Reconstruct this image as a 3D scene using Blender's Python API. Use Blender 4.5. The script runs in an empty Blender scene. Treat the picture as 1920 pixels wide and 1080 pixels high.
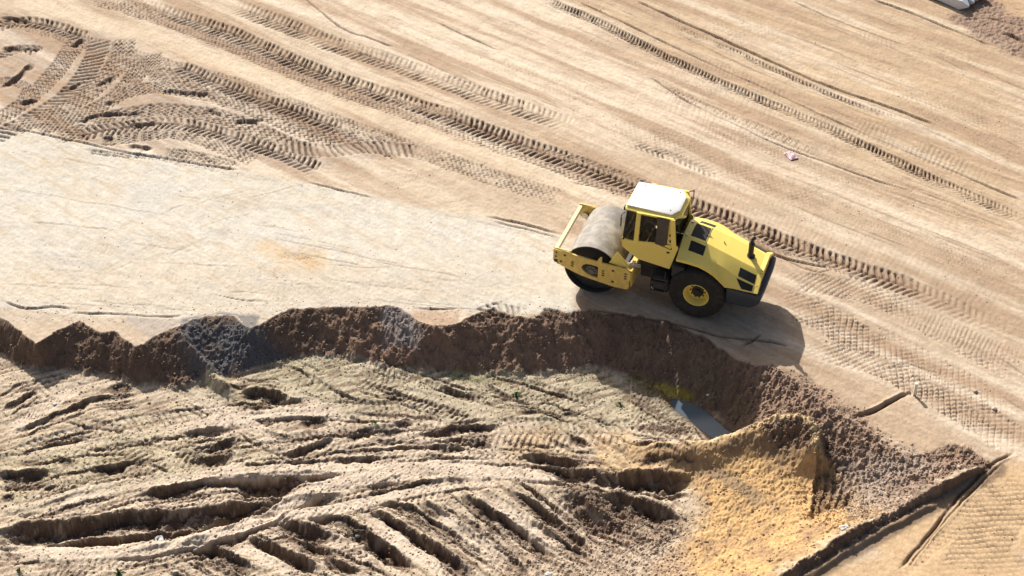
import bpy, bmesh, math, random
import numpy as np
from mathutils import Vector, Matrix
random.seed(4)
RNG = np.random.default_rng(7)
S = bpy.context.scene
COL = S.collection

# ------------------------------------------------------------------ camera
PITCH, ROLL, FPX = math.radians(39.47), math.radians(-.404), 2903.6
CAM = np.array([-5.339, -33.097, 27.542])
cp, sp = math.cos(PITCH), math.sin(PITCH)
FW = np.array([0, cp, -sp]); RT0 = np.array([1., 0, 0]); UP0 = np.array([0, sp, cp])
RT = math.cos(ROLL)*RT0 + math.sin(ROLL)*UP0
UP = -math.sin(ROLL)*RT0 + math.cos(ROLL)*UP0
cd = bpy.data.cameras.new('camera'); cam = bpy.data.objects.new('camera', cd); COL.objects.link(cam)
cd.sensor_width = 36; cd.lens = FPX/1920*36; cd.clip_end = 3000
m = Matrix((tuple(RT), tuple(UP), tuple(-FW))).transposed().to_4x4(); m.translation = Vector(CAM)
cam.matrix_world = m
S.camera = cam
# ------------------------------------------------------------------ sky, sun
LD = Vector((.53, -1.25, -1.0)).normalized()          # the way the sunlight travels
w = bpy.data.worlds.new('World'); S.world = w; w.use_nodes = True
nt = w.node_tree
sky = nt.nodes.new('ShaderNodeTexSky'); sky.sky_type = 'NISHITA'; sky.sun_disc = False
sky.sun_elevation = math.asin(-LD.z)
sky.sun_rotation = math.atan2(-LD.x, -LD.y)
sky.dust_density = 5.0; sky.ozone_density = .6
bg = nt.nodes['Background']; nt.links.new(sky.outputs[0], bg.inputs[0]); bg.inputs[1].default_value = .08
sl = bpy.data.lights.new('sun', 'SUN'); so = bpy.data.objects.new('sun', sl); COL.objects.link(so)
sl.energy = 4.9; sl.angle = math.radians(.53); sl.color = (1, .96, .905)
so.rotation_euler = LD.to_track_quat('-Z', 'Y').to_euler()
so.location = (-10, 20, 30)
S.view_settings.view_transform = 'Standard'; S.view_settings.look = 'None'
S.view_settings.exposure = .38; S.view_settings.gamma = 1
S.render.engine = 'CYCLES'

# ------------------------------------------------------------------ helpers
def ray(px, py): return FW + RT*(px-960)/FPX - UP*(py-540)/FPX
def G(px, py, z=0.):
    d = ray(px, py); t = (z-CAM[2])/d[2]; p = CAM + t*d; return p[0], p[1]

def tag(o, label=None, cat=None, group=None, kind=None):
    if label: o['label'] = label
    if cat: o['category'] = cat
    if group: o['group'] = group
    if kind: o['kind'] = kind
    return o
def empty(name, loc, rz=0.):
    o = bpy.data.objects.new(name, None); COL.objects.link(o); o.location = loc; o.rotation_euler = (0, 0, rz)
    o.empty_display_size = .3
    return o
def link(name, bm, mat, parent=None, smooth=False, loc=None):
    me = bpy.data.meshes.new(name)
    if isinstance(bm, bmesh.types.BMesh):
        bmesh.ops.recalc_face_normals(bm, faces=bm.faces[:]); bm.to_mesh(me); bm.free()
    else: me.from_pydata(*bm)
    me.materials.append(mat)
    if smooth:
        for p in me.polygons: p.use_smooth = True
        me.set_sharp_from_angle(angle=math.radians(38))
    o = bpy.data.objects.new(name, me); COL.objects.link(o)
    if parent: o.parent = parent
    if loc: o.location = loc
    return o

# ---- numpy noise
PERM = RNG.permutation(256); PERM = np.concatenate([PERM, PERM]).astype(np.int32)
ANG = RNG.random(256)*2*np.pi; GX = np.cos(ANG).astype(np.float32); GY = np.sin(ANG).astype(np.float32)
def noise(x, y):
    xi = np.floor(x); yi = np.floor(y); xf = (x-xi).astype(np.float32); yf = (y-yi).astype(np.float32)
    xi = xi.astype(np.int32) & 255; yi = yi.astype(np.int32) & 255
    u = xf*xf*xf*(xf*(xf*6-15)+10); v = yf*yf*yf*(yf*(yf*6-15)+10)
    def g(ix, iy, dx, dy):
        h = PERM[PERM[ix & 255]+(iy & 255)]; return GX[h]*dx+GY[h]*dy
    a = g(xi, yi, xf, yf); b = g(xi+1, yi, xf-1, yf); c = g(xi, yi+1, xf, yf-1); d = g(xi+1, yi+1, xf-1, yf-1)
    return ((a+(b-a)*u)*(1-v)+(c+(d-c)*u)*v)*1.5
def fbm(x, y, o=4, g=.5):
    s = 0; a = 1
    for i in range(o):
        s = s+a*noise(x+i*17.3, y-i*9.1); x = x*2.03; y = y*2.03; a *= g
    return s
def sstep(a, b, x):
    t = np.clip((x-a)/(b-a), 0, 1); return t*t*(3-2*t)

# ------------------------------------------------------------------ terrain: grid
ys = []; y = -12.2
while y < 19.5:
    ys.append(y); y += .030+(y+12.2)/31.7*.022
ya = []; d = .08; yy = ys[0]
while yy > -60: yy -= d; d *= 1.32; ya.append(yy)
yb = []; d = .08; yy = ys[-1]
while yy < 500: yy += d; d *= 1.32; yb.append(yy)
ys = np.array(ya[::-1]+ys+yb)
NC = 1300
s = np.linspace(-1, 1, NC); out = []; d = .003; v = 1.
while v < 28: v += d; d *= 1.32; out.append(v)
s = np.concatenate([-np.array(out[::-1]), s, out])
hw = 12.2+(np.clip(ys, -12.2, 19.5)+12.2)/31.7*8.6
X = (-5.34+s[None, :]*hw[:, None]).astype(np.float64)
Y = np.repeat(ys[:, None], len(s), 1)
NR, NCC = X.shape
INNER = ((np.abs(s)[None, :] < 1.0) & (ys[:, None] > -12.2) & (ys[:, None] < 19.5)).astype(np.float32)

# ---- the low ground inside the cut: control heights (pixel, pixel, z)
CRX = {(1215,838):-.80,(1300,848):-.66,(1385,832):-.48,(1440,812):-.24,(1500,808):-.12,(1530,835):-.22,(1570,840):-.58,(1640,860):-.42}
CTRL = [(-250,690,-1.0),(0,680,-1.0),(110,695,-1.05),(230,720,-1.1),(330,735,-1.1),(420,715,-1.08),(560,678,-1.05),(730,693,-1.15),(880,708,-1.25),(960,708,-1.3),
 (1130,700,-1.35),(1180,718,-1.45),(1250,752,-1.55),(1310,790,-1.62),(1350,815,-1.62),(1300,735,-1.5),(1390,800,-1.5),
 (-250,900,-1.05),(0,900,-1.05),(0,1080,-1.05),(-250,1300,-1.1),(300,1300,-1.1),(250,820,-1.05),(400,900,-1.1),(400,1080,-1.05),(620,800,-1.1),(800,900,-1.2),(800,1080,-1.05),(700,1000,-1.1),
 (800,1300,-1.0),(1000,760,-1.3),(1180,770,-1.42),(1300,826,-1.45),(1100,850,-1.25),(1000,1000,-1.15),(1150,960,-1.15),(1100,1080,-.95),(1200,1300,-.6),
 (1215,838,-1.15),(1300,848,-1.02),(1385,832,-.85),(1440,812,-.6),(1500,808,-.5),(1530,835,-.55),
 (1290,905,-1.0),(1295,985,-1.0),(1380,930,-.75),(1430,880,-.62),(1530,910,-.72),(1300,1075,-.75),(1430,1010,-.55),(1570,970,-.35),(1600,905,-.55),(1640,860,-.62),(1570,840,-.95),
 (1690,905,-.1),(1740,875,.08),(1790,850,.14),(1845,872,.22),(1750,912,.28),(1600,988,.27),(1470,1068,.27),(1340,1200,.27)]
CTRL = [(a, b, z*.72 if z < 0 else z) for a, b, z in CTRL if (a, b) not in CRX]+[(a, b, z) for (a, b), z in CRX.items()]
C3 = np.array([(*G(a, b, z), z) for a, b, z in CTRL])
dd = np.hypot(C3[:, None, 0]-C3[None, :, 0], C3[:, None, 1]-C3[None, :, 1])
A_ = np.zeros((len(C3)+1,)*2); A_[:-1, :-1] = np.sqrt(dd**2+.12); A_[:-1, -1] = 1; A_[-1, :-1] = 1
A_[:-1, :-1] += np.eye(len(C3))*-.02
WT = np.linalg.solve(A_, np.append(C3[:, 2], 0))
def low(x, y):
    r = np.full(np.shape(x), WT[-1], float)
    for (a, b, _), wt in zip(C3, WT): r += wt*np.sqrt((x-a)**2+(y-b)**2+.12)
    return np.clip(r, -1.3, .45)
def F(px, py):                                           # pixel -> point on the low ground
    z = -.8
    for _ in range(14): x, y = G(px, py, z); z = z*.4+.6*float(low(x, y))
    return x, y

TOPPX = [(-700,600),(-60,560),(0,590),(18,603),(66,643),(100,622),(150,598),(192,624),(216,620),(256,650),(296,628),(318,616),(345,603),(380,592),(440,590),(470,612),(500,600),(545,578),(600,574),(740,572),(765,585),(800,608),(840,610),(880,592),(925,572),(960,588),(1000,596),(1022,577),(1060,586),(1085,580),(1140,584),(1200,588),(1262,603),(1300,622),(1340,640),(1375,668),(1415,684),(1450,680),(1500,718),(1550,762),(1600,790),(1650,822),(1700,862),(1745,848),(1792,832),(1850,866),(1862,878)]
TOE = [(1750,940),(1640,1000),(1520,1074),(1400,1150),(1280,1240),(1200,1500)]
BOTPX = [(-700,680),(-60,660),(0,668),(40,690),(110,697),(180,705),(230,718),(330,733),(420,716),(500,692),(545,678),(600,672),(660,676),(730,692),(800,700),(880,707),(960,706),(1050,702),(1130,697),(1170,712),(1215,735),(1262,748),(1300,765),(1340,790),(1375,815),(1440,850),(1540,870),(1600,905),(1690,912),(1740,905),(1790,884),(1846,872)]
CREST = [(1750,914),(1600,990),(1475,1070),(1350,1150),(1230,1240),(1150,1500)]
def dense(pts, step=.12, jig=0., seed=0):
    o = []
    for (a, b) in zip(pts[:-1], pts[1:]):
        n = max(1, int(math.dist(a, b)/step))
        for i in range(n): o.append((a[0]+(b[0]-a[0])*i/n, a[1]+(b[1]-a[1])*i/n))
    o.append(pts[-1]); o = np.array(o)
    return o
TOPW = [G(*p) for p in TOPPX+TOE]
BOTW = [F(*p) for p in BOTPX+CREST]
def polydist(P, x, y, sl):
    """distance to an open polyline, over sub-block"""
    D = np.full(x.shape, 1e9)
    for (ax, ay), (bx, by) in zip(P[:-1], P[1:]):
        ex, ey = bx-ax, by-ay; L2 = ex*ex+ey*ey+1e-12
        t = np.clip(((x-ax)*ex+(y-ay)*ey)/L2, 0, 1)
        D = np.minimum(D, (x-ax-t*ex)**2+(y-ay-t*ey)**2)
    return np.sqrt(D)
def inside(P, x, y):
    r = np.zeros(x.shape, bool)
    for (ax, ay), (bx, by) in zip(P, P[1:]+P[:1]):
        if ay == by: continue
        c = ((ay > y) != (by > y)); r ^= c & (x < (bx-ax)*(y-ay)/(by-ay)+ax)
    return r
TOPPOLY = TOPW+[(-40, -60), (-40, TOPW[0][1])]
BOTPOLY = BOTW+[(-40, -60), (-40, BOTW[0][1])]
# warp makes the cut edge ragged
WX = X+.05*fbm(X*2.1, Y*2.1, 3); WY = Y+.07*fbm(X*2.3+40, Y*2.3, 4)
yl = Y < 1.2
rows = np.where(ys < 1.2)[0]; r1 = rows[-1]+1
x_, y_ = WX[:r1], WY[:r1]
inT = inside(TOPPOLY, x_, y_); inB = inside(BOTPOLY, x_, y_)
sel = inT
dT = np.zeros(x_.shape); dB = np.zeros(x_.shape)
band = inT & ~inB
dT[band] = polydist(TOPW, x_[band], y_[band], None); dB[band] = polydist(BOTW, x_[band], y_[band], None)
t = np.where(inB, 1., np.where(inT, dT/(dT+dB+1e-6), 0.))
lw = np.zeros(x_.shape); lw[inT] = low(x_[inT], y_[inT])
prof = np.clip(t, 0, 1); prof = .25*prof+.75*sstep(0, 1, prof)*.5+.75*.5*prof
H = np.zeros(X.shape); T = np.zeros(X.shape, np.float32)
H[:r1] = lw*prof; T[:r1] = t
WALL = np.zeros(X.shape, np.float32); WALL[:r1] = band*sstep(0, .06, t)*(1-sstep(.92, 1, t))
FLOOR = np.zeros(X.shape, np.float32); FLOOR[:r1] = np.where(inT, sstep(.85, 1, t), 0)

PLAIN = (T <= 0)
H += .05*fbm(X*.13, Y*.2, 3)*(T <= 0)*INNER*sstep(2, 6, np.hypot(X, Y))     # gentle undulation of the plain

D = np.zeros(X.shape, np.float32)         # tread layer
TM = np.zeros(X.shape, np.float32)        # where treads are pressed in
DK = np.zeros(X.shape, np.float32)        # painted shade of treads and ruts, mixed with damp / freshly turned soil

def crom(P, step=.2):
    P = [np.array(p, float) for p in P]
    P = [2*P[0]-P[1]]+P+[2*P[-1]-P[-2]]; o = []
    for i in range(1, len(P)-2):
        n = max(2, int(np.linalg.norm(P[i+1]-P[i])/step))
        for k in range(n):
            u = k/n
            o.append(.5*((2*P[i])+(-P[i-1]+P[i+1])*u+(2*P[i-1]-5*P[i]+4*P[i+1]-P[i+2])*u*u+(-P[i-1]+3*P[i]-3*P[i+1]+P[i+2])*u**3))
    o.append(P[-2]); return np.array(o)
def blk(x0, x1, y0, y1):
    j0, j1 = np.searchsorted(ys, [y0, y1])
    if j1 <= j0: return None
    h0, h1 = hw[j0], hw[min(j1, NR-1)]
    lo = min((x0+5.34)/h0, (x0+5.34)/h1); hi = max((x1+5.34)/h0, (x1+5.34)/h1)
    i0, i1 = np.searchsorted(s, [lo, hi])
    if i1 <= i0: return None
    return j0, j1, i0, i1
def along(P, R):
    """arc length S, signed side distance N (left positive) of the grid near polyline P"""
    b = blk(P[:, 0].min()-R, P[:, 0].max()+R, P[:, 1].min()-R, P[:, 1].max()+R)
    if b is None: return None
    J0, J1, I0, I1 = b
    Dm = np.full((J1-J0, I1-I0), 1e9); Sm = np.zeros_like(Dm); Nm = np.zeros_like(Dm)
    acc = 0.
    for a, c in zip(P[:-1], P[1:]):
        e = c-a; L = math.hypot(*e)
        if L < 1e-9: continue
        q = blk(min(a[0], c[0])-R, max(a[0], c[0])+R, min(a[1], c[1])-R, max(a[1], c[1])+R)
        if q:
            j0, j1, i0, i1 = q; j0 = max(j0, J0); i0 = max(i0, I0); j1 = min(j1, J1); i1 = min(i1, I1)
            if j1 > j0 and i1 > i0:
                xx = X[j0:j1, i0:i1]-a[0]; yv = Y[j0:j1, i0:i1]-a[1]
                tt = np.clip((xx*e[0]+yv*e[1])/L/L, 0, 1)
                dx = xx-tt*e[0]; dy = yv-tt*e[1]; dq = dx*dx+dy*dy
                sub = (slice(j0-J0, j1-J0), slice(i0-I0, i1-I0))
                k = dq < Dm[sub]
                Dm[sub] = np.where(k, dq, Dm[sub]); Sm[sub] = np.where(k, acc+tt*L, Sm[sub])
                Nm[sub] = np.where(k, np.sign(e[0]*yv-e[1]*xx)*np.sqrt(dq), Nm[sub])
        acc += L
    return (slice(J0, J1), slice(I0, I1)), Sm, Nm, Dm < R*R, acc

TC = [0]
def tread(px, w, kind, per=.14, amp=.02, dep=.015, m=1., lip=.4, fl=False, fade=1.6, dk=.35, patchy=.35, ang=1.):
    """press a tyre or roller track into the ground: w metres wide"""
    P = crom([(F if fl else G)(*p) for p in px])
    R = w*.5+.12
    r = along(P, R)
    if r is None: return
    sl_, Sa, N, ok, L = r
    TC[0] += 1; sd = TC[0]*7.7
    x, yv = X[sl_], Y[sl_]
    Sa = Sa+.03*noise(x*1.5+sd, yv*1.5)
    N = N+.04*noise(x*1.1, yv*1.1+sd)
    u = N/(w*.5)
    edge = 1-sstep(.84, 1.06, np.abs(u)+.10*noise(x*3, yv*3+sd)+.06*noise(x*11, yv*11))
    ends = sstep(0, fade, Sa)*(1-sstep(L-fade, L, Sa))
    pm = np.clip(1-patchy+patchy*2*(.5+.9*noise(x*.7+sd, yv*.7)+.4*noise(x*2.4, yv*2.4+sd)), 0, 1)
    mk = edge*ends*ok*m
    HS = RNG.random(4096)
    Sa = Sa+.12*per*noise(Sa*1.7+sd, u*2)
    if kind == 'bar':       # two rows of slanted lugs, half a pitch apart
        ph = Sa/per+ang*np.abs(u)*.9+np.where(u > 0, .5, 0)
        f = np.abs((ph % 1)-.5)*2
        pat = sstep(.30, .62, f)*sstep(.04, .12, np.abs(u)); pm = pm*(.45+.75*HS[(np.floor(ph+.5).astype(int)*2+(u > 0)) & 4095])*np.clip(1.1+.5*noise(x*6, yv*6), .3, 1.4)
    elif kind == 'single':
        ph = Sa/per+ang*u*.8; f = np.abs((ph % 1)-.5)*2; pat = sstep(.25, .55, f); pm = pm*(.4+.8*HS[np.floor(ph+.5).astype(int) & 4095])
    elif kind == 'wave':    # chains of wavy tread lines
        ph = Sa/per+ang*.35*np.abs(((u*2.2) % 1)-.5)*4
        f = np.abs((ph % 1)-.5)*2; pat = sstep(.12, .45, f); pm = pm*np.clip(.95+.7*noise(x*3.3, yv*3.3+sd), .2, 1.5)
    elif kind == 'dia':
        k = w/per*.5
        a = np.abs(((Sa/per+u*k*.75) % 1)-.5)*2; b = np.abs(((Sa/per-u*k*.75) % 1)-.5)*2
        pat = sstep(.08, .34, np.minimum(a, b)); pm = pm*np.clip(.95+.8*noise(x*2.3, yv*2.3+sd), .15, 1.5)
    else:
        pat = np.ones_like(Sa)
    h = (pat-1)*amp*pm
    D[sl_] = D[sl_]*(1-mk*.92)+(h-dep)*mk
    rim = np.exp(-((np.abs(u)-1.06)/.10)**2)*ends*ok*m
    D[sl_] += rim*dep*lip*(.6+.8*noise(x*3, yv*3))
    TM[sl_] = np.maximum(TM[sl_], mk)
    DK[sl_] = DK[sl_]*(1-mk*.8)+dk*mk*(1-.82*pat)*pm
def groove(px, w=.05, dep=.03, step=0., fl=False, dk=.4, m=1., fade=.5, rag=.02):
    """thin scrape line; step lowers the near side like a grader edge"""
    P = crom([(F if fl else G)(*p) for p in px])
    r = along(P, w*2.5+.1)
    if r is None: return
    sl_, Sa, N, ok, L = r
    x, yv = X[sl_], Y[sl_]
    N = N+rag*fbm(x*2.5+3, yv*2.5, 2)
    ends = sstep(0, fade, Sa)*(1-sstep(L-fade, L, Sa))*ok*m
    g = np.exp(-(N/(w*.5))**2)
    v = np.clip(.9+.8*noise(x*.9, yv*.9), .25, 1.3)
    D[sl_] += (-dep*g*v+dep*.3*np.exp(-((N-w*1.05)/(w*.55))**2)*v)*ends
    DK[sl_] = np.maximum(DK[sl_], dk*g*ends)
def rut(px, w=.35, dep=.16, lip=.35, fl=True, dk=.55, m=1., fade=.5, near=1.4):
    """deep rut: steep far bank that throws its shade towards the camera, slow near bank"""
    P = crom([(F if fl else G)(*p) for p in px], .15)
    if P[-1][0] < P[0][0]: P = P[::-1]
    r = along(P, w*(near+.9))
    if r is None: return
    sl_, Sa, N, ok, L = r
    x, yv = X[sl_], Y[sl_]
    fade = min(fade, L*.35)
    ends = sstep(0, fade, Sa)*(1-sstep(L-fade, L, Sa))*ok
    v = np.clip(.95+.7*noise(x*1.6, yv*1.6)+.4*noise(x*5, yv*5), .1, 1.5)
    N = N+.055*fbm(x*3.1, yv*3.1+9, 3)+.022*noise(x*13, yv*13)
    a = N/(w*(.3+.7*np.sqrt(np.clip(ends, 0, 1))))
    g = (1-sstep(.22, .42, a))*sstep(-near, -.1, a)
    lp = np.exp(-((a-.52)/.20)**2)
    H[sl_] += (-dep*g+dep*lip*lp)*ends*v*m
    DK[sl_] = np.maximum(DK[sl_], dk*ends*sstep(-.7, -.1, a)*(1-sstep(.36, .5, a)))  # paints shade into the trough and far bank, over turned soil

# ---- upper plain: scrape lines and tyre tracks
exec_tracks = True
def line_set():
    for px, w_, d_ in [([(1190,0),(1290,45),(1450,115),(1540,155),(1620,185),(1700,215),(1755,236)],.07,.05),
        ([(1080,2),(1180,48),(1280,95),(1400,150),(1560,225),(1740,300),(1920,378)],.05,.035),
        ([(815,40),(870,65),(940,96)],.05,.03),([(560,-10),(640,52),(690,70),(742,90)],.05,.03),
        ([(1630,-2),(1700,22),(1790,58),(1862,88)],.07,.05),([(1480,0),(1570,38),(1700,86)],.04,.018),([(1440,50),(1540,85),(1610,115)],.03,.012),
        ([(1215,142),(1290,190),(1380,235),(1450,268),(1540,300),(1620,330),(1720,362)],.05,.028),
        ([(570,340),(620,352),(706,372)],.05,.03),([(905,404),(980,420),(1062,443)],.07,.045),([(915,413),(985,430),(1058,450)],.05,.03),
        ([(0,236),(120,262),(230,284),(330,300),(450,320)],.06,.035),([(20,238),(60,232)],.05,.02),
        ([(1190,235),(1240,250),(1290,258)],.04,.02),([(1500,720),(1520,745)],.05,.02),
        ([(1060,340),(1300,392),(1500,500),(1570,505)],.04,.02),
        ([(1400,448),(1450,476),(1500,492),(1560,502)],.07,.045),
        ([(0,562),(50,578),(100,574),(140,580)],.06,.035),([(130,586),(210,588),(300,593),(350,590)],.05,.03),
        ([(770,577),(820,580),(870,577)],.05,.03),([(390,548),(450,562),(530,565)],.03,.014),
        ([(1090,578),(1180,590),(1260,605),(1350,630),(1440,640),(1490,652)],.06,.03),([(1382,652),(1410,640),(1432,620)],.06,.04),
        ([(1595,784),(1640,770),(1680,748),(1716,730)],.09,.07),
        ([(1660,690),(1700,680),(1760,700)],.04,.02),
        ([(1905,848),(1860,872),(1800,930),(1740,1005),(1685,1068)],.08,.05),([(1880,868),(1820,925),(1760,990),(1700,1066)],.05,.025),
        ([(1800,40),(1850,35),(1920,50)],.05,.03),([(1870,60),(1900,70),(1925,84)],.09,.06),([(1900,15),(1925,22)],.08,.05)]:
        groove(px, w_*.95, d_*2.0, dk=1.0)
def tread_set():
    # faint, wide roller passes
    tread([(0,330),(500,420),(1050,520)], 1.2, 'wave', .10, .004, .002, m=.5, dk=.03)
    tread([(1210,140),(1300,190),(1420,240),(1560,300)], .45, 'wave', .17, .03, .008, dk=.45)
    tread([(1010,-5),(1140,52),(1280,122),(1420,185),(1560,245),(1700,312),(1930,418)], .46, 'bar', .14, .065, .035, dk=1.0, patchy=.15)
    tread([(1240,35),(1320,72),(1400,105),(1530,165),(1640,210),(1700,230)], .28, 'bar', .14, .055, .025, dk=1.)
    tread([(1680,225),(1760,262),(1850,300),(1930,330)], .6, 'flat', .1, .0, .02, dk=.5)
    tread([(1180,310),(1300,350),(1500,420),(1700,500),(1930,610)], 1.4, 'single', .16, .006, .004, dk=.10, m=.7)
    tread([(1320,300),(1450,345),(1640,420),(1930,540)], .8, 'wave', .12, .012, .005, dk=.2, m=.8, patchy=.6)
    tread([(1560,110),(1700,170),(1930,260)], .9, 'wave', .14, .010, .004, dk=.12, patchy=.8, m=.6)
    tread([(650,60),(900,140),(1200,260),(1500,380)], 1.0, 'wave', .12, .005, .002, dk=.05, patchy=.9, m=.5)
    # second bar track
    tread([(415,5),(520,42),(620,80),(720,112),(800,140),(900,178),(1005,214),(1100,250)], .95, 'bar', .20, .05, .008, dk=.6, ang=1.2, fade=2.5, patchy=.6)
    tread([(560,70),(700,96),(840,150),(940,190)], .5, 'single', .06, .010, .002, dk=.25, m=.6)
    tread([(1155,262),(1220,280),(1290,303),(1365,338)], .50, 'bar', .19, .06, .004, dk=.8, ang=-1.1)
    # long fine bands under the smooth strip
    tread([(-20,32),(80,55),(170,82),(300,118),(420,152),(560,203),(700,254),(900,325),(1090,385)], .80, 'wave', .17, .036, .010, dk=.75)
    # main bar track
    tread([(150,-10),(260,20),(340,45),(420,75),(520,118),(640,165),(850,235),(960,278),(1110,330),(1240,380)], 1.0, 'wave', .17, .036, .012, dk=.85)
    tread([(190,-10),(300,20),(430,62),(560,118),(640,148),(850,222),(960,265),(1100,315),(1290,383),(1450,447),(1600,503),(1720,545),(1930,640)], .80, 'bar', .20, .075, .02, dk=.9, patchy=.12, fade=7.)
    tread([(700,180),(780,198),(860,215),(900,225)], .5, 'bar', .15, .04, .004, dk=.6)
    tread([(960,268),(1080,300),(1200,340),(1300,385)], .35, 'bar', .17, .036, .008, dk=.5, ang=-1)
    tread([(1290,392),(1380,430),(1460,468),(1560,500),(1700,560)], .30, 'bar', .17, .04, .008, dk=.5, ang=-1, fade=2.5)
    # fans of tyre tracks upper left
    for px, w_ in [([(-30,60),(30,42),(100,50),(160,72)],.7),([(-20,110),(40,92),(75,100)],.5),([(-20,235),(50,190),(100,140),(150,70)],.75),
        ([(-20,265),(80,212),(130,175),(170,125),(190,70)],.8),([(20,248),(120,205),(180,165),(225,110),(235,70)],.8),
        ([(60,252),(160,215),(220,180),(265,130),(290,100)],.75),([(-20,160),(10,150),(50,165),(40,190)],.4),([(0,90),(60,88),(85,94)],.25),
        ([(285,95),(290,130),(300,160),(330,175)],.6),([(210,95),(250,130),(250,165)],.6),
        ([(100,262),(170,242),(235,214),(330,208),(430,225),(520,262),(610,300)],.8),([(140,258),(230,240),(330,232),(450,262),(530,290),(600,322)],.75),
        ([(180,268),(260,258),(330,252),(420,278),(480,305)],.6),([(200,180),(290,165),(360,172),(450,195),(560,240),(640,275)],.8),
        ([(285,130),(360,150),(450,180),(560,222),(640,252),(760,290)],.8),([(330,120),(420,160),(520,195),(640,240)],.7),([(520,270),(620,284),(700,276),(788,285)],.7),
        ([(300,285),(380,296),(450,318)],.5),([(160,285),(240,292),(320,300),(420,322)],.3)]:
        tread(px, w_, random.choice(['wave', 'bar', 'wave', 'single']), random.uniform(.19, .27), .066, .014, dk=1., patchy=.15, fade=.4)
    for px in [[(0,165),(35,142),(60,118)],[(120,170),(140,162),(155,155)],[(180,165),(200,150),(215,140)],[(30,192),(75,188)],[(195,192),(215,192)],[(145,232),(200,214),(270,213)],[(240,234),(300,232)],[(190,262),(215,258)],[(235,272),(290,280)],[(300,170),(330,172),(400,178)],[(380,205),(420,215)],[(430,228),(500,225)],[(0,90),(80,92)],[(0,32),(60,42)],[(130,88),(160,70)]]:
        rut(px, .22, .085, .3, fl=False, dk=.7, fade=.3)
    # behind the machine
    tread([(1440,522),(1560,536),(1650,558),(1750,610),(1930,712)], .95, 'dia', .18, 0.034, .006, dk=.3)
    tread([(1430,556),(1530,588),(1620,640),(1720,700),(1830,780),(1930,850)], 1.25, 'dia', .19, 0.042, .008, dk=.38, patchy=.3)
    tread([(1500,590),(1560,612),(1600,632)], .6, 'dia', .18, 0.061, .014, dk=.8)
    tread([(1495,640),(1580,668),(1660,690),(1760,745),(1880,820)], .9, 'dia', .18, 0.046, .006, dk=.35)
    tread([(1600,610),(1750,690),(1930,800)], 1.1, 'dia', .18, 0.023, .004, dk=.2, m=.8)
    tread([(1650,560),(1780,620),(1930,690)], .9, 'single', .12, .014, .004, dk=.25, patchy=.6)
    tread([(1640,930),(1500,1000)], .1, 'flat', .1, 0, .001)
    tread([(1925,872),(1880,950),(1830,1050),(1790,1120)], 1.3, 'dia', .19, .024, .006, dk=.45, patchy=.15)
    tread([(1925,1000),(1900,1040),(1870,1120)], .9, 'dia', .19, .024, .006, dk=.45, patchy=.15)
    tread([(1830,880),(1840,905),(1800,980),(1650,1110)], .35, 'dia', .18, 0.023, .004, dk=.15)
    # near the drum, in the sand patch
    tread([(680,378),(760,340),(880,320)], .5, 'wave', .12, .01, .004, dk=.2, patchy=.7)
    tread([(800,395),(880,375),(930,360)], .3, 'wave', .12, .014, .004, dk=.25, patchy=.5)
    tread([(250,435),(300,448),(360,458)], .3, 'wave', .09, .018, .004, dk=.35, patchy=.5)
    tread([(50,475),(110,490),(210,508)], .25, 'wave', .09, .016, .004, dk=.3, patchy=.5)
    tread([(520,478),(560,485),(590,492)], .3, 'wave', .09, .022, .006, dk=.5, patchy=.3, fade=.3)
    tread([(830,572),(900,560)], .3, 'wave', .09, .014, .004, dk=.2)
    tread([(900,590),(930,578),(985,590)], .5, 'single', .19, .06, .01, dk=.7, fade=.25)
tread_set(); line_set()
BASEL = [[(1190,0),(1450,115),(1620,185),(1755,236),(1930,320)],[(1080,2),(1280,95),(1560,225),(1740,300),(1930,380)],[(1215,142),(1380,235),(1540,300),(1720,362),(1930,440)],[(640,20),(900,130),(1200,250),(1500,370),(1930,540)],[(1480,0),(1700,86),(1930,190)],[(1560,540),(1750,640),(1930,760)],[(300,20),(640,120),(960,235)]]
def cpx(px, a, b, dx, dy, jx):
    P = np.array(px, float); L = np.concatenate([[0], np.cumsum(np.hypot(*np.diff(P, axis=0).T))]); q = np.linspace(a, b, 5)*L[-1]
    return [(float(np.interp(k, L, P[:, 0]))+dx+random.uniform(-jx, jx), float(np.interp(k, L, P[:, 1]))+dy+random.uniform(-jx*.4, jx*.4)) for k in q]
for k in range(120):
    px = random.choice(BASEL); a = random.uniform(0, .85); b = min(1, a+random.uniform(.08, .4))
    groove(cpx(px, a, b, random.uniform(-50, 50), random.uniform(-45, 45), 2), random.uniform(.03, .05), random.uniform(.006, .02), dk=random.uniform(.25, .7), fade=.8)
for k in range(26):
    px = random.choice(BASEL[:6]); a = random.uniform(0, .7); b = min(1, a+random.uniform(.1, .5))
    tread(cpx(px, a, b, random.uniform(-60, 60), random.uniform(-60, 60), 3), random.uniform(.4, 1.1), random.choice(['wave', 'single', 'dia']), random.uniform(.14, .2), random.uniform(.008, .02), .004, dk=random.uniform(.15, .4), patchy=.9, m=.6, fade=1.5)
PALE = [[(0,300),(400,370),(800,450),(1060,500)],[(0,420),(300,450),(700,530),(1000,560)],[(0,520),(400,545),(800,560)],[(100,560),(400,420),(600,370)]]
for k in range(60):
    px = random.choice(PALE); a = random.uniform(0, .85); b = min(1, a+random.uniform(.05, .25))
    groove(cpx(px, a, b, random.uniform(-60, 60), random.uniform(-60, 60), 4), random.uniform(.025, .05), random.uniform(.006, .016), dk=random.uniform(.15, .5), fade=.5)
for k in range(10):
    px = random.choice(PALE); a = random.uniform(0, .7)
    tread(cpx(px, a, a+.3, random.uniform(-60, 60), random.uniform(-50, 50), 4), random.uniform(.25, .5), 'wave', .14, .014, .003, dk=.25, patchy=.95, m=.7)

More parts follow.
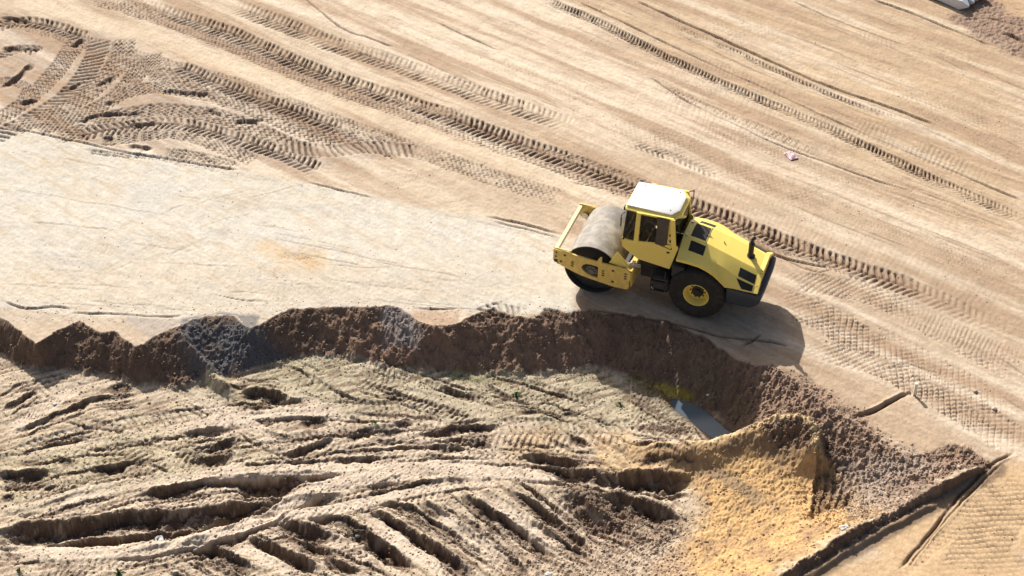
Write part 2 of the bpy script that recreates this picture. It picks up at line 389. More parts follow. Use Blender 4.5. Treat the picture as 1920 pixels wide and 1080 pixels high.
# ---- cut floor: lug prints, then the deep ruts
H0 = H.copy()
FT = [[(-20,1015),(120,1000),(260,985),(400,955),(540,915),(700,890)],[(300,1060),(450,1020),(600,960),(760,925),(900,905)],[(-20,905),(120,870),(260,850),(420,820),(560,800),(760,800)],[(60,960),(200,935),(340,900),(480,875)],[(560,860),(700,848),(860,840),(1000,850),(1150,872)],[(820,925),(920,995),(1010,1075)],[(1010,905),(1100,985),(1160,1040)],
 [(-20,1035),(120,1042),(250,1045),(350,1018),(470,975),(560,945),(700,915),(900,880),(1100,893),(1290,920)],
 [(-20,990),(150,965),(300,935),(420,905),(560,880),(760,870),(960,872),(1150,890)],
 [(-20,940),(120,905),(300,875),(470,850),(640,830),(900,812),(1180,812),(1320,825)],
 [(-20,880),(100,830),(230,800),(380,780),(560,765),(760,772),(950,790)],
 [(100,800),(240,830),(330,870),(420,900)],[(330,725),(420,775),(500,825),(560,850)],[(520,690),(620,745),(720,790)],
 [(0,760),(80,735),(170,710)],[(640,690),(800,740),(960,790)],[(900,720),(1010,745),(1180,800)],[(1150,705),(1240,765),(1320,812)],
 [(660,960),(760,1010),(900,1100)],[(760,940),(860,1000),(980,1090)],[(860,920),(960,985),(1060,1060)],[(960,905),(1060,975),(1130,1040)],[(1060,900),(1180,960),(1260,1000)],
 [(440,1000),(560,1050),(640,1100)],[(540,975),(680,1030),(790,1100)],[(0,1075),(150,1062),(250,1090)],[(300,1040),(420,1100)]]
for i, px in enumerate(FT):
    tread(px, random.choice([.7, .9, 1.1]), ['wave', 'bar', 'single', 'bar'][i % 4], random.uniform(.15, .21), .034, .035, fl=True, dk=.45, patchy=.55, m=.92)
FTM = TM*FLOOR
RUTS = [([(0,772),(40,747),(80,722)],.2,.10),([(0,817),(60,796),(130,768),(195,738)],.22,.11),([(196,735),(225,728),(255,734)],.4,.16),([(160,750),(210,744),(260,742)],.25,.09),
 ([(0,857),(50,848),(125,828),(260,820)],.2,.10),([(-20,888),(30,893),(70,888),(105,880)],.42,.20),([(0,905),(45,907)],.25,.1),([(100,858),(140,866)],.3,.12),([(160,886),(205,878),(255,864)],.38,.17),
 ([(75,915),(110,910)],.2,.1),([(235,897),(300,888)],.25,.12),([(0,962),(60,956),(130,930),(250,906)],.24,.11),([(0,938),(30,930)],.3,.12),
 ([(-20,1005),(70,992),(130,988),(230,975),(330,968),(430,958),(500,948),(560,926)],.62,.32),([(80,1020),(180,1014),(250,1006),(330,1000),(400,980),(500,948)],.42,.22),
 ([(240,932),(330,914),(420,898),(560,888),(660,893)],.34,.17),([(420,905),(480,900),(575,908)],.75,.34),
 ([(0,1040),(50,1042)],.3,.13),([(200,1046),(280,1030),(370,1008)],.36,.18),([(300,1042),(370,1012),(430,990),(500,957),(560,938),(650,928)],.5,.26),
 ([(350,1000),(420,1040),(490,1082)],.42,.22),([(440,1000),(520,1032),(610,1075)],.46,.24),([(500,968),(560,988),(650,1015)],.45,.22),([(560,960),(640,975),(700,1008),(790,1065)],.35,.18),
 ([(440,738),(490,738),(552,750)],.48,.22),([(425,728),(470,724)],.25,.1),([(335,812),(380,806),(432,802)],.30,.15),([(280,822),(312,816)],.22,.1),([(350,863),(400,858),(452,848)],.34,.16),([(370,852),(400,838),(450,815)],.24,.11),
 ([(485,802),(520,815),(552,822)],.26,.13),([(555,797),(590,790),(625,794)],.3,.14),([(520,851),(560,845),(640,815)],.26,.13),([(430,876),(520,868),(640,864)],.24,.11),([(430,778),(520,772),(640,770)],.18,.08),
 ([(640,825),(670,812),(712,802)],.3,.14),([(740,795),(778,788)],.36,.14),([(770,815),(820,808),(880,800),(950,798)],.26,.13),([(700,828),(750,822)],.24,.1),
 ([(740,720),(800,738),(850,752)],.2,.1),([(820,722),(900,752)],.22,.1),([(905,718),(968,753)],.22,.1),([(965,772),(1030,772)],.2,.08),([(1050,775),(1090,777)],.18,.08),([(720,748),(770,746)],.22,.09),
 ([(620,868),(660,862),(722,862)],.42,.18),([(780,866),(850,866),(940,872)],.22,.10),([(790,830),(830,838),(880,842)],.22,.09),([(675,890),(710,905),(760,888)],.28,.13),
 ([(965,858),(1000,855),(1040,862),(1115,874)],.32,.17),([(975,876),(1070,884),(1150,896),(1300,908)],.42,.24),([(1150,895),(1220,898),(1310,905)],.62,.30),
 ([(640,945),(700,928),(790,908),(860,898),(960,895)],.28,.14),([(1000,898),(1060,905)],.22,.1),
 ([(680,955),(740,985),(800,1020),(860,1060),(900,1095)],.42,.22),([(780,935),(850,978),(930,1032),(1000,1082)],.36,.18),([(862,924),(930,965),(1000,1008),(1060,1052)],.4,.22),
 ([(945,915),(1000,948),(1060,990),(1115,1045)],.32,.17),([(960,960),(1040,1010),(1115,1050)],.42,.22),([(1050,915),(1110,965),(1180,1010)],.5,.2),([(1112,918),(1190,945),(1285,985)],.62,.28),
 ([(640,985),(700,1012),(790,1075)],.35,.18),([(700,930),(790,962),(870,1010)],.26,.12),([(1165,800),(1240,805),(1330,820)],.24,.13),([(1180,828),(1230,834),(1280,850)],.3,.13),
 ([(1200,862),(1240,872)],.3,.12),([(1060,812),(1110,838)],.3,.12),([(1025,818),(1080,848)],.2,.1),([(880,822),(930,842)],.24,.1),([(0,1000),(20,1060)],.2,.08),([(600,1040),(680,1080)],.3,.14),([(560,1010),(640,1050)],.3,.15)]
def cutpx(px, a, b, dx, dy, jx=2):
    P = np.array(px, float); L = np.concatenate([[0], np.cumsum(np.hypot(*np.diff(P, axis=0).T))]); q = np.linspace(a, b, 6)*L[-1]
    return [(float(np.interp(k, L, P[:, 0]))+dx+random.uniform(-jx, jx), float(np.interp(k, L, P[:, 1]))+dy+random.uniform(-jx*.6, jx*.6)) for k in q]
LINES = FT+[q[0] for q in RUTS if math.dist(q[0][0], q[0][-1]) > 90]
for k in range(200):                                   # shallow furrows running with the wheel tracks
    px = random.choice(LINES); L_ = math.dist(px[0], px[-1]); ln = random.uniform(70, 260)/max(L_, 80); a = random.uniform(0, max(.02, 1-ln)); b = min(1, a+ln)
    rut(cutpx(px, a, b, random.uniform(-34, 34), random.uniform(-30, 30)), random.uniform(.05, .12), random.uniform(.02, .055), dk=random.uniform(.6, 1), fade=.9, near=1.0)
for px, w_, d_ in RUTS:
    big = math.dist(px[0], px[-1]) < 85
    rut(px, w_*(.85 if big else .82), d_*(.5 if big else .95), dk=1., fade=.8)
    if not big: rut(cutpx(px, 0, 1, 3, 9+30*w_), w_*.3, d_*.3, dk=.8, fade=.9)
for k, px in enumerate(FT):                            # sharp wheel edges
    for sg in (-1, 1):
        for q_ in range(3):
            a = random.uniform(0, .7); rut(cutpx(px, a, a+random.uniform(.15, .3), 0, sg*random.uniform(14, 19), 1), .07, .045, dk=.8, fade=.5, near=1.1)
# the last wheel passes lie over the older ruts: firm, pale and continuous
BANDM = np.zeros(X.shape, np.float32)
def band_pass(px, w, kind='wave', per=.18, sink=.03, m=.85):
    P = crom([F(*p) for p in px], .15); rr_ = along(P, w*.5+.15)
    sl_, Sa, N, ok, L = rr_; x, yv = X[sl_], Y[sl_]
    u = np.abs(N+.05*fbm(x*2.4, yv*2.4, 3))/(w*.5)
    mk = (1-sstep(.75, 1.1, u))*sstep(0, .9, Sa)*(1-sstep(L-.9, L, Sa))*ok*m*np.clip(1.0+.5*noise(x*1.2, yv*1.2), .4, 1)
    H[sl_] = H[sl_]*(1-mk)+(H0[sl_]-sink)*mk; D[sl_] *= 1-mk; DK[sl_] *= 1-mk; BANDM[sl_] = np.maximum(BANDM[sl_], mk)
    tread(px, w, kind, per, .022, 0., fl=True, dk=.3, patchy=.7, m=.7, lip=0)
for px, w_, k_ in [([(325,722),(430,775),(535,838)],.5,'wave'),([(495,702),(570,738),(655,768)],.5,'wave'),([(-20,1030),(150,1034),(300,1021),(425,990),(500,963),(575,922),(650,900),(800,886),(950,885),(1080,893)],.5,'wave'),
    ([(490,968),(560,960),(650,948),(750,925),(850,905),(960,898)],.42,'bar'),([(-20,970),(100,938),(200,915),(350,890),(500,880),(750,874),(950,872)],.5,'wave'),([(272,818),(350,885)],.35,'wave'),
    ([(672,955),(750,1015),(860,1090)],.5,'flat'),([(422,1008),(500,1045),(585,1090)],.42,'flat'),([(-20,822),(50,785),(100,752),(180,702)],.45,'wave'),([(800,945),(880,1000),(980,1080)],.4,'bar'),
    ([(890,915),(980,975),(1080,1050)],.42,'bar'),([(720,705),(800,735),(950,785)],.5,'flat'),([(1140,700),(1220,752),(1300,805)],.4,'flat'),([(-20,870),(150,835),(300,808),(500,775),(700,770)],.4,'wave')]: band_pass(px, w_, k_)
# crest of the yellow sand heap, the banks at the lower right
def ridge(px, w1, w2, h, fl=True, fade=.6, rag=.04):
    P = crom([(F if fl else G)(*p) for p in px], .15)
    sl_, Sa, N, ok, L = along(P, max(w1, w2)*1.6)
    ends = sstep(0, fade, Sa)*(1-sstep(L-fade, L, Sa))*ok
    N = N+rag*fbm(X[sl_]*2, Y[sl_]*2, 3)
    g = np.where(N > 0, 1-sstep(0, w1, N), 1-sstep(0, w2, -N))
    H[sl_] += h*g*ends
ridge([(1195,842),(1300,850),(1380,830),(1445,806),(1500,804),(1524,824),(1528,860),(1524,900)], .34, .8, .42)
ridge([(1065,905),(1090,925),(1130,970),(1160,1000)], .25, .3, .16, rag=.1)
ridge([(1110,815),(1150,825),(1180,860)], .3, .35, .12, rag=.1)
ridge([(960,812),(1000,830)], .3, .3, .06, rag=.1)
for i, dx in enumerate((0, 17, 33, 49, 64)):
    rut([(1526+dx,842+dx*1.1),(1534+dx,900+dx*.3),(1522+dx*.9,975-dx*.3)], .2, .09 if i else .12, .5, dk=.5)
ridge([(1846,872),(1750,918),(1600,994),(1475,1074),(1350,1150)], .1, .16, .05)
ridge([(1770,938),(1640,1006),(1520,1080),(1400,1155)], .12, .2, .10, fl=False)
ridge([(1792,832),(1850,864)], .10, .14, .08, fl=False)
ridge([(320,616),(345,632),(380,662),(440,700)], .25, .3, .28, rag=.05, fl=False)

# ---- natural relief
CL = fbm(X*3.2, Y*3.2, 5, .62); RG = 1-np.abs(fbm(X*4.6+7, Y*4.6, 4, .6))*1.7
ORN = np.zeros(X.shape, np.float32)
def zone(px, soft, fl=False, wob=.3, grow=0.):
    P = [(F if fl else G)(*p) for p in px]
    r = np.zeros(X.shape, np.float32)
    xs = [p[0] for p in P]; yv = [p[1] for p in P]; M_ = soft+wob*2
    b = blk(min(xs)-M_, max(xs)+M_, min(yv)-M_, max(yv)+M_)
    if b is None: return r
    sl_ = (slice(b[0], b[1]), slice(b[2], b[3]))
    x, yy2 = X[sl_], Y[sl_]
    d_ = polydist(P+P[:1], x, yy2, None)*np.where(inside(P, x, yy2), 1, -1)+grow
    d_ += wob*fbm(x*.8+11, yy2*.8, 4, .55)
    r[sl_] = sstep(-soft, soft, d_)
    return r
Z_heap = zone([(1180,830),(1300,848),(1385,826),(1450,800),(1510,800),(1545,830),(1610,900),(1640,960),(1560,1010),(1440,1090),(1300,1200),(1180,1200),(1255,1040),(1300,985),(1310,905),(1200,880)], .35, True, .25)
Z_debris = zone([(1420,690),(1500,700),(1720,850),(1800,840),(1860,868),(1560,1010),(1500,950),(1540,860),(1420,800),(1380,740)], .25, False, .3)
Z_rough2 = zone([(1040,1010),(1180,985),(1280,1000),(1280,1200),(900,1200),(930,1070)], .3, True, .3)
Z_dig = zone([(1040,905),(1120,905),(1300,980),(1240,1030),(1150,1020),(1080,960)], .2, True, .2)
fl_amp = FLOOR*(1-.5*BANDM)*.013*(1-.5*FTM)
CL2 = fbm(X*7.5+3, Y*7.5, 3, .6); CL3 = noise(X*15, Y*11+5)
MIDW = zone([(600,575),(740,575),(880,600),(1100,590),(1150,700),(900,720),(640,690)], .4, False, .3)
Z_right = zone([(1340,650),(1460,690),(1700,860),(1560,880),(1400,820),(1350,740)], .4, False, .3)
_px = (X+5.34)/hw[:, None]; MB = sstep(-.15, .15, _px+.35*(Y+4)/-6.)*sstep(-3.2, -4.6, Y)      # lower middle: furrows run down to the right
UL = X*.93+Y*.37; VL = -X*.37+Y*.93; UR = X*.70-Y*.71; VR = X*.71+Y*.70
FIB = (1-MB)*fbm(UL*.9, VL*7, 4, .65)+MB*fbm(UR*.9+30, VR*7, 4, .65)
NZ = FLOOR*(1-.7*BANDM)*.016*FIB*(1-np.maximum(Z_heap, Z_rough2))*(1-.65*FTM)+FLOOR*.010*CL3+WALL*MIDW*.10*fbm(X*2.2+Y*1.2, Y*.9-X*.5+9, 3, .6)+WALL*Z_right*.06*fbm(X*3-Y*2, Y*1.2+X*.8, 3, .6)+WALL*(.035*CL+.03*(RG-.5)+.018*CL2+.012*CL3)+fl_amp*(CL+.6*CL2)*(1-.3*TM)+FLOOR*np.maximum(Z_heap, Z_rough2)*(.010*CL+.010*CL2+.014*CL3)+np.clip(Z_debris+Z_dig, 0, 1)*(.028*CL+.02*CL2+.014*CL3+.02*(RG-.5))
Z_turn = zone([(1800,0),(1840,0),(1935,40),(1935,110),(1840,75),(1790,40)], .3, False, .5)
NZ += Z_turn*.035*(CL2+.5*CL)
PL = (T <= 0)
UA = X*.77-Y*.63; UB = X*.63+Y*.77
st = fbm(UA*1.6, UB*7, 4, .6)             # streaks along the grading direction
NZ += PL*INNER*(1-.75*TM)*(.0075*st+.0065*fbm(X*9, Y*9, 3, .65))
GRADE = zone([(700,0),(1100,0),(1930,330),(1930,500),(1300,300),(700,60)], 1., False, .6)
NZ += PL*.012*GRADE*(1-TM)*fbm(UA*.5, UB*3.4, 4, .6)
NEAR = np.exp(-(((X+1.4)/3.6)**2+((Y-.5)/1.9)**2)**3)            # firm ground under the machine
NZ = NZ*(1-.6*NEAR*PL)
Z = H+D*np.where(PL | (FLOOR > .4), 1, .6)+NZ*INNER

# hollow that holds the puddle
wz = -1.09
ppx = [(1256,752),(1272,750),(1294,756),(1312,764),(1330,778),(1346,792),(1362,806),(1380,818),(1372,834),(1350,830),(1328,815),(1308,800),(1288,784),(1268,770)]
pw = [G(a, b, wz) for a, b in ppx]
_b = blk(min(p[0] for p in pw)-1, max(p[0] for p in pw)+1, min(p[1] for p in pw)-1, max(p[1] for p in pw)+1)
_s = (slice(_b[0], _b[1]), slice(_b[2], _b[3]))
_in = inside(pw, X[_s], Y[_s]); _d = polydist(pw+pw[:1], X[_s], Y[_s], None)+.02*noise(X[_s]*5, Y[_s]*5)
Z[_s] = np.where(_in, np.minimum(Z[_s], wz-.02-.3*np.clip(_d, 0, .2)), np.maximum(Z[_s], wz+np.minimum(.004+.35*_d, .12)+np.clip(_d, 0, .3)*(.10*CL2[_s]+.08*CL3[_s])))
# tiny sand cone at the rim
cx, cy = G(1245, 606); rr = np.hypot(X-cx, Y-cy); Z += .14*np.clip(1-rr/.17, 0, 1)**1.1

# ------------------------------------------------------------------ soil colours (dry and damp sorts of sand and loam, some shade painted in)
def c(r, g, b): return np.array([r, g, b], np.float32)
K = np.empty(X.shape+(3,), np.float32); K[:] = c(.50, .395, .285)
def mix(mask, colr): K[:] = K*(1-mask[..., None])+colr*mask[..., None]
n1 = fbm(X*.35, Y*.5, 4, .55)
mix(np.clip(.35+.9*n1, 0, 1)*.6, c(.56, .455, .335))
sk_ = fbm(UA*.10+3, UB*1.3, 5, .6)
STRK = lambda: (mix(np.clip(sk_*1.3-.1, 0, 1)*.8*PL, c(.63, .53, .41)), mix(np.clip(-sk_*1.8+.05, 0, 1)*.8*PL, c(.36, .25, .165)), mix(np.clip(sk2*1.5-.3, 0, 1)*.6*PL, c(.40, .29, .20)))
sk2 = fbm(UA*.25+31, UB*3.2, 5, .62)
mix(zone([(1000,0),(1300,160),(1930,500),(1930,-300),(1000,-300)], 1.5, False, .8)*.8, c(.45, .33, .21))
mix(zone([(560,0),(1040,0),(1400,240),(1500,330),(1200,270),(900,170),(640,60)], .6, False, .5)*.8, c(.60, .49, .37))
mix(zone([(150,-10),(420,62),(640,155),(850,220),(1290,372),(1720,530),(1720,560),(1240,392),(850,250),(640,185),(380,80)], .3, False, .25)*.85, c(.34, .24, .17))
mix(zone([(-30,20),(250,80),(440,160),(640,220),(800,290),(600,320),(480,325),(230,275),(0,230)], .5, False, .5)*.7, c(.36, .29, .235))
mix(zone([(1320,430),(1930,640),(1930,900),(1600,800),(1440,690),(1060,560)], 1.0, False, .6)*.6, c(.42, .315, .225))
mix(zone([(1080,360),(1500,440),(1930,600),(1930,500),(1500,330),(1150,270)], .7, False, .8)*.5, c(.42, .315, .215))
STRK()
mix(zone([(-300,170),(0,238),(230,282),(440,318),(600,345),(780,385),(940,415),(1050,440),(1085,545),(1075,590),(740,580),(400,610),(-300,600)], .22, False, .16), c(.555, .505, .42))
pm_ = zone([(-300,170),(0,238),(440,318),(940,415),(1050,440),(1085,545),(740,575),(400,610),(-300,600)], .2, False, .1)
mix(pm_*np.clip(fbm(X*.5+5, Y*.7, 4, .6)*.9, 0, 1)*.8, c(.54, .46, .355))
mix(pm_*np.clip(fbm(X*.4-15, Y*.9+3, 4, .6)*.9, 0, 1)*.6, c(.50, .485, .445))
mix(pm_*np.clip(fbm(UA*.5+9, UB*4, 5, .65)*1.4-.2, 0, 1)*.6, c(.50, .40, .28))
mix(pm_*zone([(0,480),(1080,500),(1080,600),(0,600)], .8, False, .5)*.35, c(.56, .455, .33))
mix(zone([(-20,572),(60,580),(150,596),(350,597),(480,592),(385,640),(256,655),(66,648),(-20,640)], .03, False, .02)*PL*.75, c(.47, .375, .275))
mix(zone([(230,592),(345,597),(350,640),(290,640)], .1, False, .1)*PL*.6, c(.36, .32, .285))
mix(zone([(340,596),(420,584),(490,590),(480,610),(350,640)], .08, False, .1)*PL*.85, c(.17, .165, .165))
mix(zone([(772,578),(868,578),(850,615),(790,610)], .03, False, .03)*PL*.7, c(.47, .34, .24))
mix(zone([(490,455),(600,475),(610,500),(520,508)], .35, False, .35)*.55, c(.55, .36, .17))
mix(zone([(620,330),(800,300),(1040,380),(1090,400),(1050,440),(800,390)], .4, False, .4)*.6, c(.52, .42, .31))
mix(zone([(0,0),(180,50),(600,190),(1090,370),(1090,345),(700,200),(300,60),(100,0)], .25, False, .12)*.8, c(.58, .47, .34))
mix(zone([(1890,850),(1930,860),(1930,1200),(1400,1200),(1640,1010)], .3, False, .3)*.9, c(.54, .375, .215))
mix(zone([(1470,690),(1720,740),(1800,835),(1700,855),(1580,780)], .3, False, .3)*.6, c(.45, .34, .235))
mix(zone([(1690,-60),(1800,20),(1960,130),(1960,-60)], .5, False, .5)*.7, c(.42, .28, .165))
mix(Z_turn*.75, c(.24, .165, .13))
# cut face and floor
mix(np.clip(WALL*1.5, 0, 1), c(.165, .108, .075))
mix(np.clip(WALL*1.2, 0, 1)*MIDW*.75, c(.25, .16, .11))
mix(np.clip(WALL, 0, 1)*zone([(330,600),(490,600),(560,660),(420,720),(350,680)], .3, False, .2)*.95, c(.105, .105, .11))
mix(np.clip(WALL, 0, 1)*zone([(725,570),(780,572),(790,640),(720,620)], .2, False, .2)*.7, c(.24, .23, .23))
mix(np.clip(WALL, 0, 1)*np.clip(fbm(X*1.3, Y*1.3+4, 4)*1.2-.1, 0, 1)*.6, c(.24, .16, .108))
mix(FLOOR, c(.47, .375, .265))
mix(FLOOR*np.clip(.3+n1*1.6, 0, 1)*.7, c(.52, .42, .30))
mix(FTM*.85, c(.60, .49, .365))
mix(BANDM*FLOOR*.8, c(.66, .54, .42))
mix(FLOOR*zone([(0,850),(300,790),(480,840),(260,900),(0,960)], .8, True, .7)*.55, c(.44, .38, .22))
mix(FLOOR*zone([(560,670),(950,705),(1150,700),(1320,800),(1150,820),(900,790),(640,770),(480,720)], .5, True, .5)*.75, c(.41, .355, .235))
mix(FLOOR*zone([(300,720),(560,700),(600,740),(430,760)], .5, True, .4)*.5, c(.37, .34, .2))
mix(Z_heap*FLOOR*.95, c(.54, .34, .15))
mix(FLOOR*Z_heap*np.clip(fbm(X*1.1+30, Y*1.1, 4)*1.7, 0, 1)*.8, c(.31, .20, .115))
mix(FLOOR*zone([(950,800),(1030,800),(1090,860),(970,850)], .25, True, .25)*.75, c(.54, .385, .215))
mix(FLOOR*zone([(1105,805),(1185,805),(1200,880),(1290,890),(1290,875),(1180,900),(1100,880)], .2, True, .2)*.8, c(.54, .375, .195))
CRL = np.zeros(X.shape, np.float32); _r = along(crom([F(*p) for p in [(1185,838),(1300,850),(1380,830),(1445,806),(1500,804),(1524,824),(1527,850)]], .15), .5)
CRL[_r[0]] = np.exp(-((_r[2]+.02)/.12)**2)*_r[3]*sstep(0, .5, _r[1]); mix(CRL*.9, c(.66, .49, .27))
mix(zone([(1445,822),(1505,812),(1521,850),(1500,872),(1458,862),(1400,850),(1330,862),(1330,852)], .15, True, .12)*.7, c(.20, .13, .08))  # shading below the heap crest, painted as a dark brown patch
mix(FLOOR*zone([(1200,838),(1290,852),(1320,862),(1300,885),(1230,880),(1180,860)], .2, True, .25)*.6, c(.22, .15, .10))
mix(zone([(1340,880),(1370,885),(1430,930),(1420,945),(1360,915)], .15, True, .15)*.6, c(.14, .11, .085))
mix(Z_dig*.8, c(.24, .175, .12)); mix(Z_rough2*FLOOR*.6, c(.40, .30, .22))
mix(Z_debris*(1-Z_heap)*.85, c(.30, .205, .145))
mix(zone([(1560,870),(1700,850),(1760,880),(1600,960)], .4, False, .4)*.55, c(.37, .31, .26))
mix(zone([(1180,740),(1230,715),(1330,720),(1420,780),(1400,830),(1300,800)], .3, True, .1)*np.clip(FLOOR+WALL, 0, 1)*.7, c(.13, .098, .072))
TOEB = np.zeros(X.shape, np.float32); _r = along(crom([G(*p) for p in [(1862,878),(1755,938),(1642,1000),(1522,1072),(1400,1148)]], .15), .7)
TOEB[_r[0]] = (sstep(-.12, -.02, _r[2])*(1-sstep(.25, .38, _r[2])))*_r[3]; TOEB = np.maximum(TOEB, 0); mix(TOEB*.8, c(.20, .14, .095))  # shade on the bank's near face, painted as a dark band
mix(zone([(1168,712),(1190,706),(1230,722),(1292,748),(1262,762),(1220,742)], .12, True, .1)*.8, c(.17, .16, .045))
mix(zone([(1210,728),(1240,728),(1292,750),(1262,762)], .10, True, .08)*.85, c(.36, .28, .05))
mix(zone([(850,705),(930,705),(960,715),(900,720)], .2, True, .15)*.5, c(.14, .16, .05))
WET = np.zeros(X.shape, np.float32); WET[_s] = np.where(_in, 1, np.exp(-(_d/.09)**2)); mix(WET*.8, c(.085, .066, .048))
mix(np.clip(DK, 0, 1)*.95*(1-FLOOR), c(.125, .08, .055)); mix(np.clip(DK*1.15, 0, 1)*.95*FLOOR, c(.095, .06, .042))  # groove and rut shade painted in together with the damp soil tone
mix(FLOOR*np.clip(sstep(.25, .75, CL2+.6*CL3), 0, 1)*.45*(1-.4*FTM), c(.17, .12, .08))
mix(FLOOR*sstep(.05, .5, -FIB)*.75*(1-Z_heap)*(1-.85*BANDM), c(.19, .13, .09))
mix(FLOOR*sstep(.2, .6, FIB)*.4*(1-Z_heap), c(.56, .47, .36))
K *= 1-(T <= 0)[..., None]*(1-pm_[..., None])*np.array([.0, .005, .015], np.float32)
gz = fbm(X*2.5, Y*2.5, 4, .7)
K *= (1+.10*gz[..., None]*INNER[..., None])
mix(np.clip(INNER*sstep(.55, .9, fbm(X*5, Y*5, 3, .8)), 0, 1)*.18, c(.3, .22, .15))

# ---- material for all soil
def nodes(name):
    mt = bpy.data.materials.new(name); mt.use_nodes = True; n = mt.node_tree
    return mt, n, n.nodes['Principled BSDF']
def soilmat(name, attr=True, base=(.3, .22, .15)):
    mt, n, b = nodes(name); N = n.nodes; L = n.links
    tc = N.new('ShaderNodeTexCoord')
    if attr:
        a = N.new('ShaderNodeAttribute'); a.attribute_name = 'soil'; src = a.outputs['Color']
    else:
        a = N.new('ShaderNodeRGB'); a.outputs[0].default_value = (*base, 1); src = a.outputs[0]
    prev = src
    for sc, lo, hi, det in ((38, .84, 1.16, 3), (9, .92, 1.08, 4), (110, .88, 1.12, 1)):
        t_ = N.new('ShaderNodeTexNoise'); t_.inputs['Scale'].default_value = sc; t_.inputs['Detail'].default_value = det; t_.inputs['Roughness'].default_value = .65
        L.new(tc.outputs['Object'], t_.inputs['Vector'])
        mr = N.new('ShaderNodeMapRange'); mr.inputs[1].default_value = .3; mr.inputs[2].default_value = .7; mr.inputs[3].default_value = lo; mr.inputs[4].default_value = hi
        L.new(t_.outputs[0], mr.inputs[0])
        vm = N.new('ShaderNodeVectorMath'); vm.operation = 'SCALE'; L.new(prev, vm.inputs[0]); L.new(mr.outputs[0], vm.inputs['Scale']); prev = vm.outputs[0]
    L.new(prev, b.inputs['Base Color'])
    b.inputs['Roughness'].default_value = .95; b.inputs['Specular IOR Level'].default_value = .15
    nb = N.new('ShaderNodeTexNoise'); nb.inputs['Scale'].default_value = 26; nb.inputs['Detail'].default_value = 4; nb.inputs['Roughness'].default_value = .7
    L.new(tc.outputs['Object'], nb.inputs['Vector'])
    bp = N.new('ShaderNodeBump'); bp.inputs['Strength'].default_value = .75; bp.inputs['Distance'].default_value = .011
    L.new(nb.outputs[0], bp.inputs['Height']); L.new(bp.outputs[0], b.inputs['Normal'])
    return mt
M_soil = soilmat('sandy_soil')

# ---- meshes: the plain, the cut face and the floor of the cut
idx = np.arange(NR*NCC).reshape(NR, NCC)
Q = np.stack([idx[:-1, :-1], idx[:-1, 1:], idx[1:, 1:], idx[1:, :-1]], -1).reshape(-1, 4)
tq = T[:-1, :-1].reshape(-1)
cls = np.where(tq <= 0, 0, np.where(tq < .97, 1, 2))
XYZ = np.stack([X, Y, Z], -1).reshape(-1, 3).astype(np.float32); KC = K.reshape(-1, 3)
# one set of normals for the whole relief, so the seams between sheets do not show
e1 = np.gradient(Z, axis=1)/np.gradient(X, axis=1)
nyr = (np.gradient(Z, axis=0)-e1*np.gradient(X, axis=0))/np.gradient(Y, axis=0)
NRM = np.stack([-e1, -nyr, np.ones_like(Z)], -1); NRM /= np.linalg.norm(NRM, axis=-1, keepdims=True); NRM = NRM.reshape(-1, 3).astype(np.float32)
def sheet(name, q):
    u, inv = np.unique(q.ravel(), return_inverse=True)
    me = bpy.data.meshes.new(name); me.vertices.add(len(u)); me.vertices.foreach_set('co', XYZ[u].ravel())
    me.loops.add(len(q)*4); me.loops.foreach_set('vertex_index', inv.astype(np.int32).ravel())
    me.polygons.add(len(q)); me.polygons.foreach_set('loop_start', np.arange(0, len(q)*4, 4, dtype=np.int32))
    me.polygons.foreach_set('loop_total', np.full(len(q), 4, np.int32))
    me.polygons.foreach_set('use_smooth', np.ones(len(q), bool))
    me.update(calc_edges=True)
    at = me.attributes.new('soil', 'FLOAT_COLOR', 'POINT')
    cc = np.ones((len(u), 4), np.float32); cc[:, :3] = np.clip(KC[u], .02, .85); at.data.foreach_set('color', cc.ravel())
    me.materials.append(M_soil)
    o = bpy.data.objects.new(name, me); COL.objects.link(o); o['kind'] = 'structure'
    return o
def try_normals(o, q):
    u = np.unique(q.ravel()); o.data.normals_split_custom_set_from_vertices(NRM[u])
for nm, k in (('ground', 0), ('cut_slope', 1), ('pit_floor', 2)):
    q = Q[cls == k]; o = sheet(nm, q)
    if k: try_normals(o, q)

def gz_at(x, y):
    j = int(np.clip(np.searchsorted(ys, y), 0, NR-1)); i = int(np.clip(np.searchsorted(s, (x+5.34)/hw[j]), 0, NCC-1)); return float(Z[j, i])
def at(px, py):                                           # pixel -> point on the finished relief
    z = 0.
    for _ in range(25): x, y = G(px, py, z); z = z*.5+.5*gz_at(x, y)
    return x, y, gz_at(x, y)

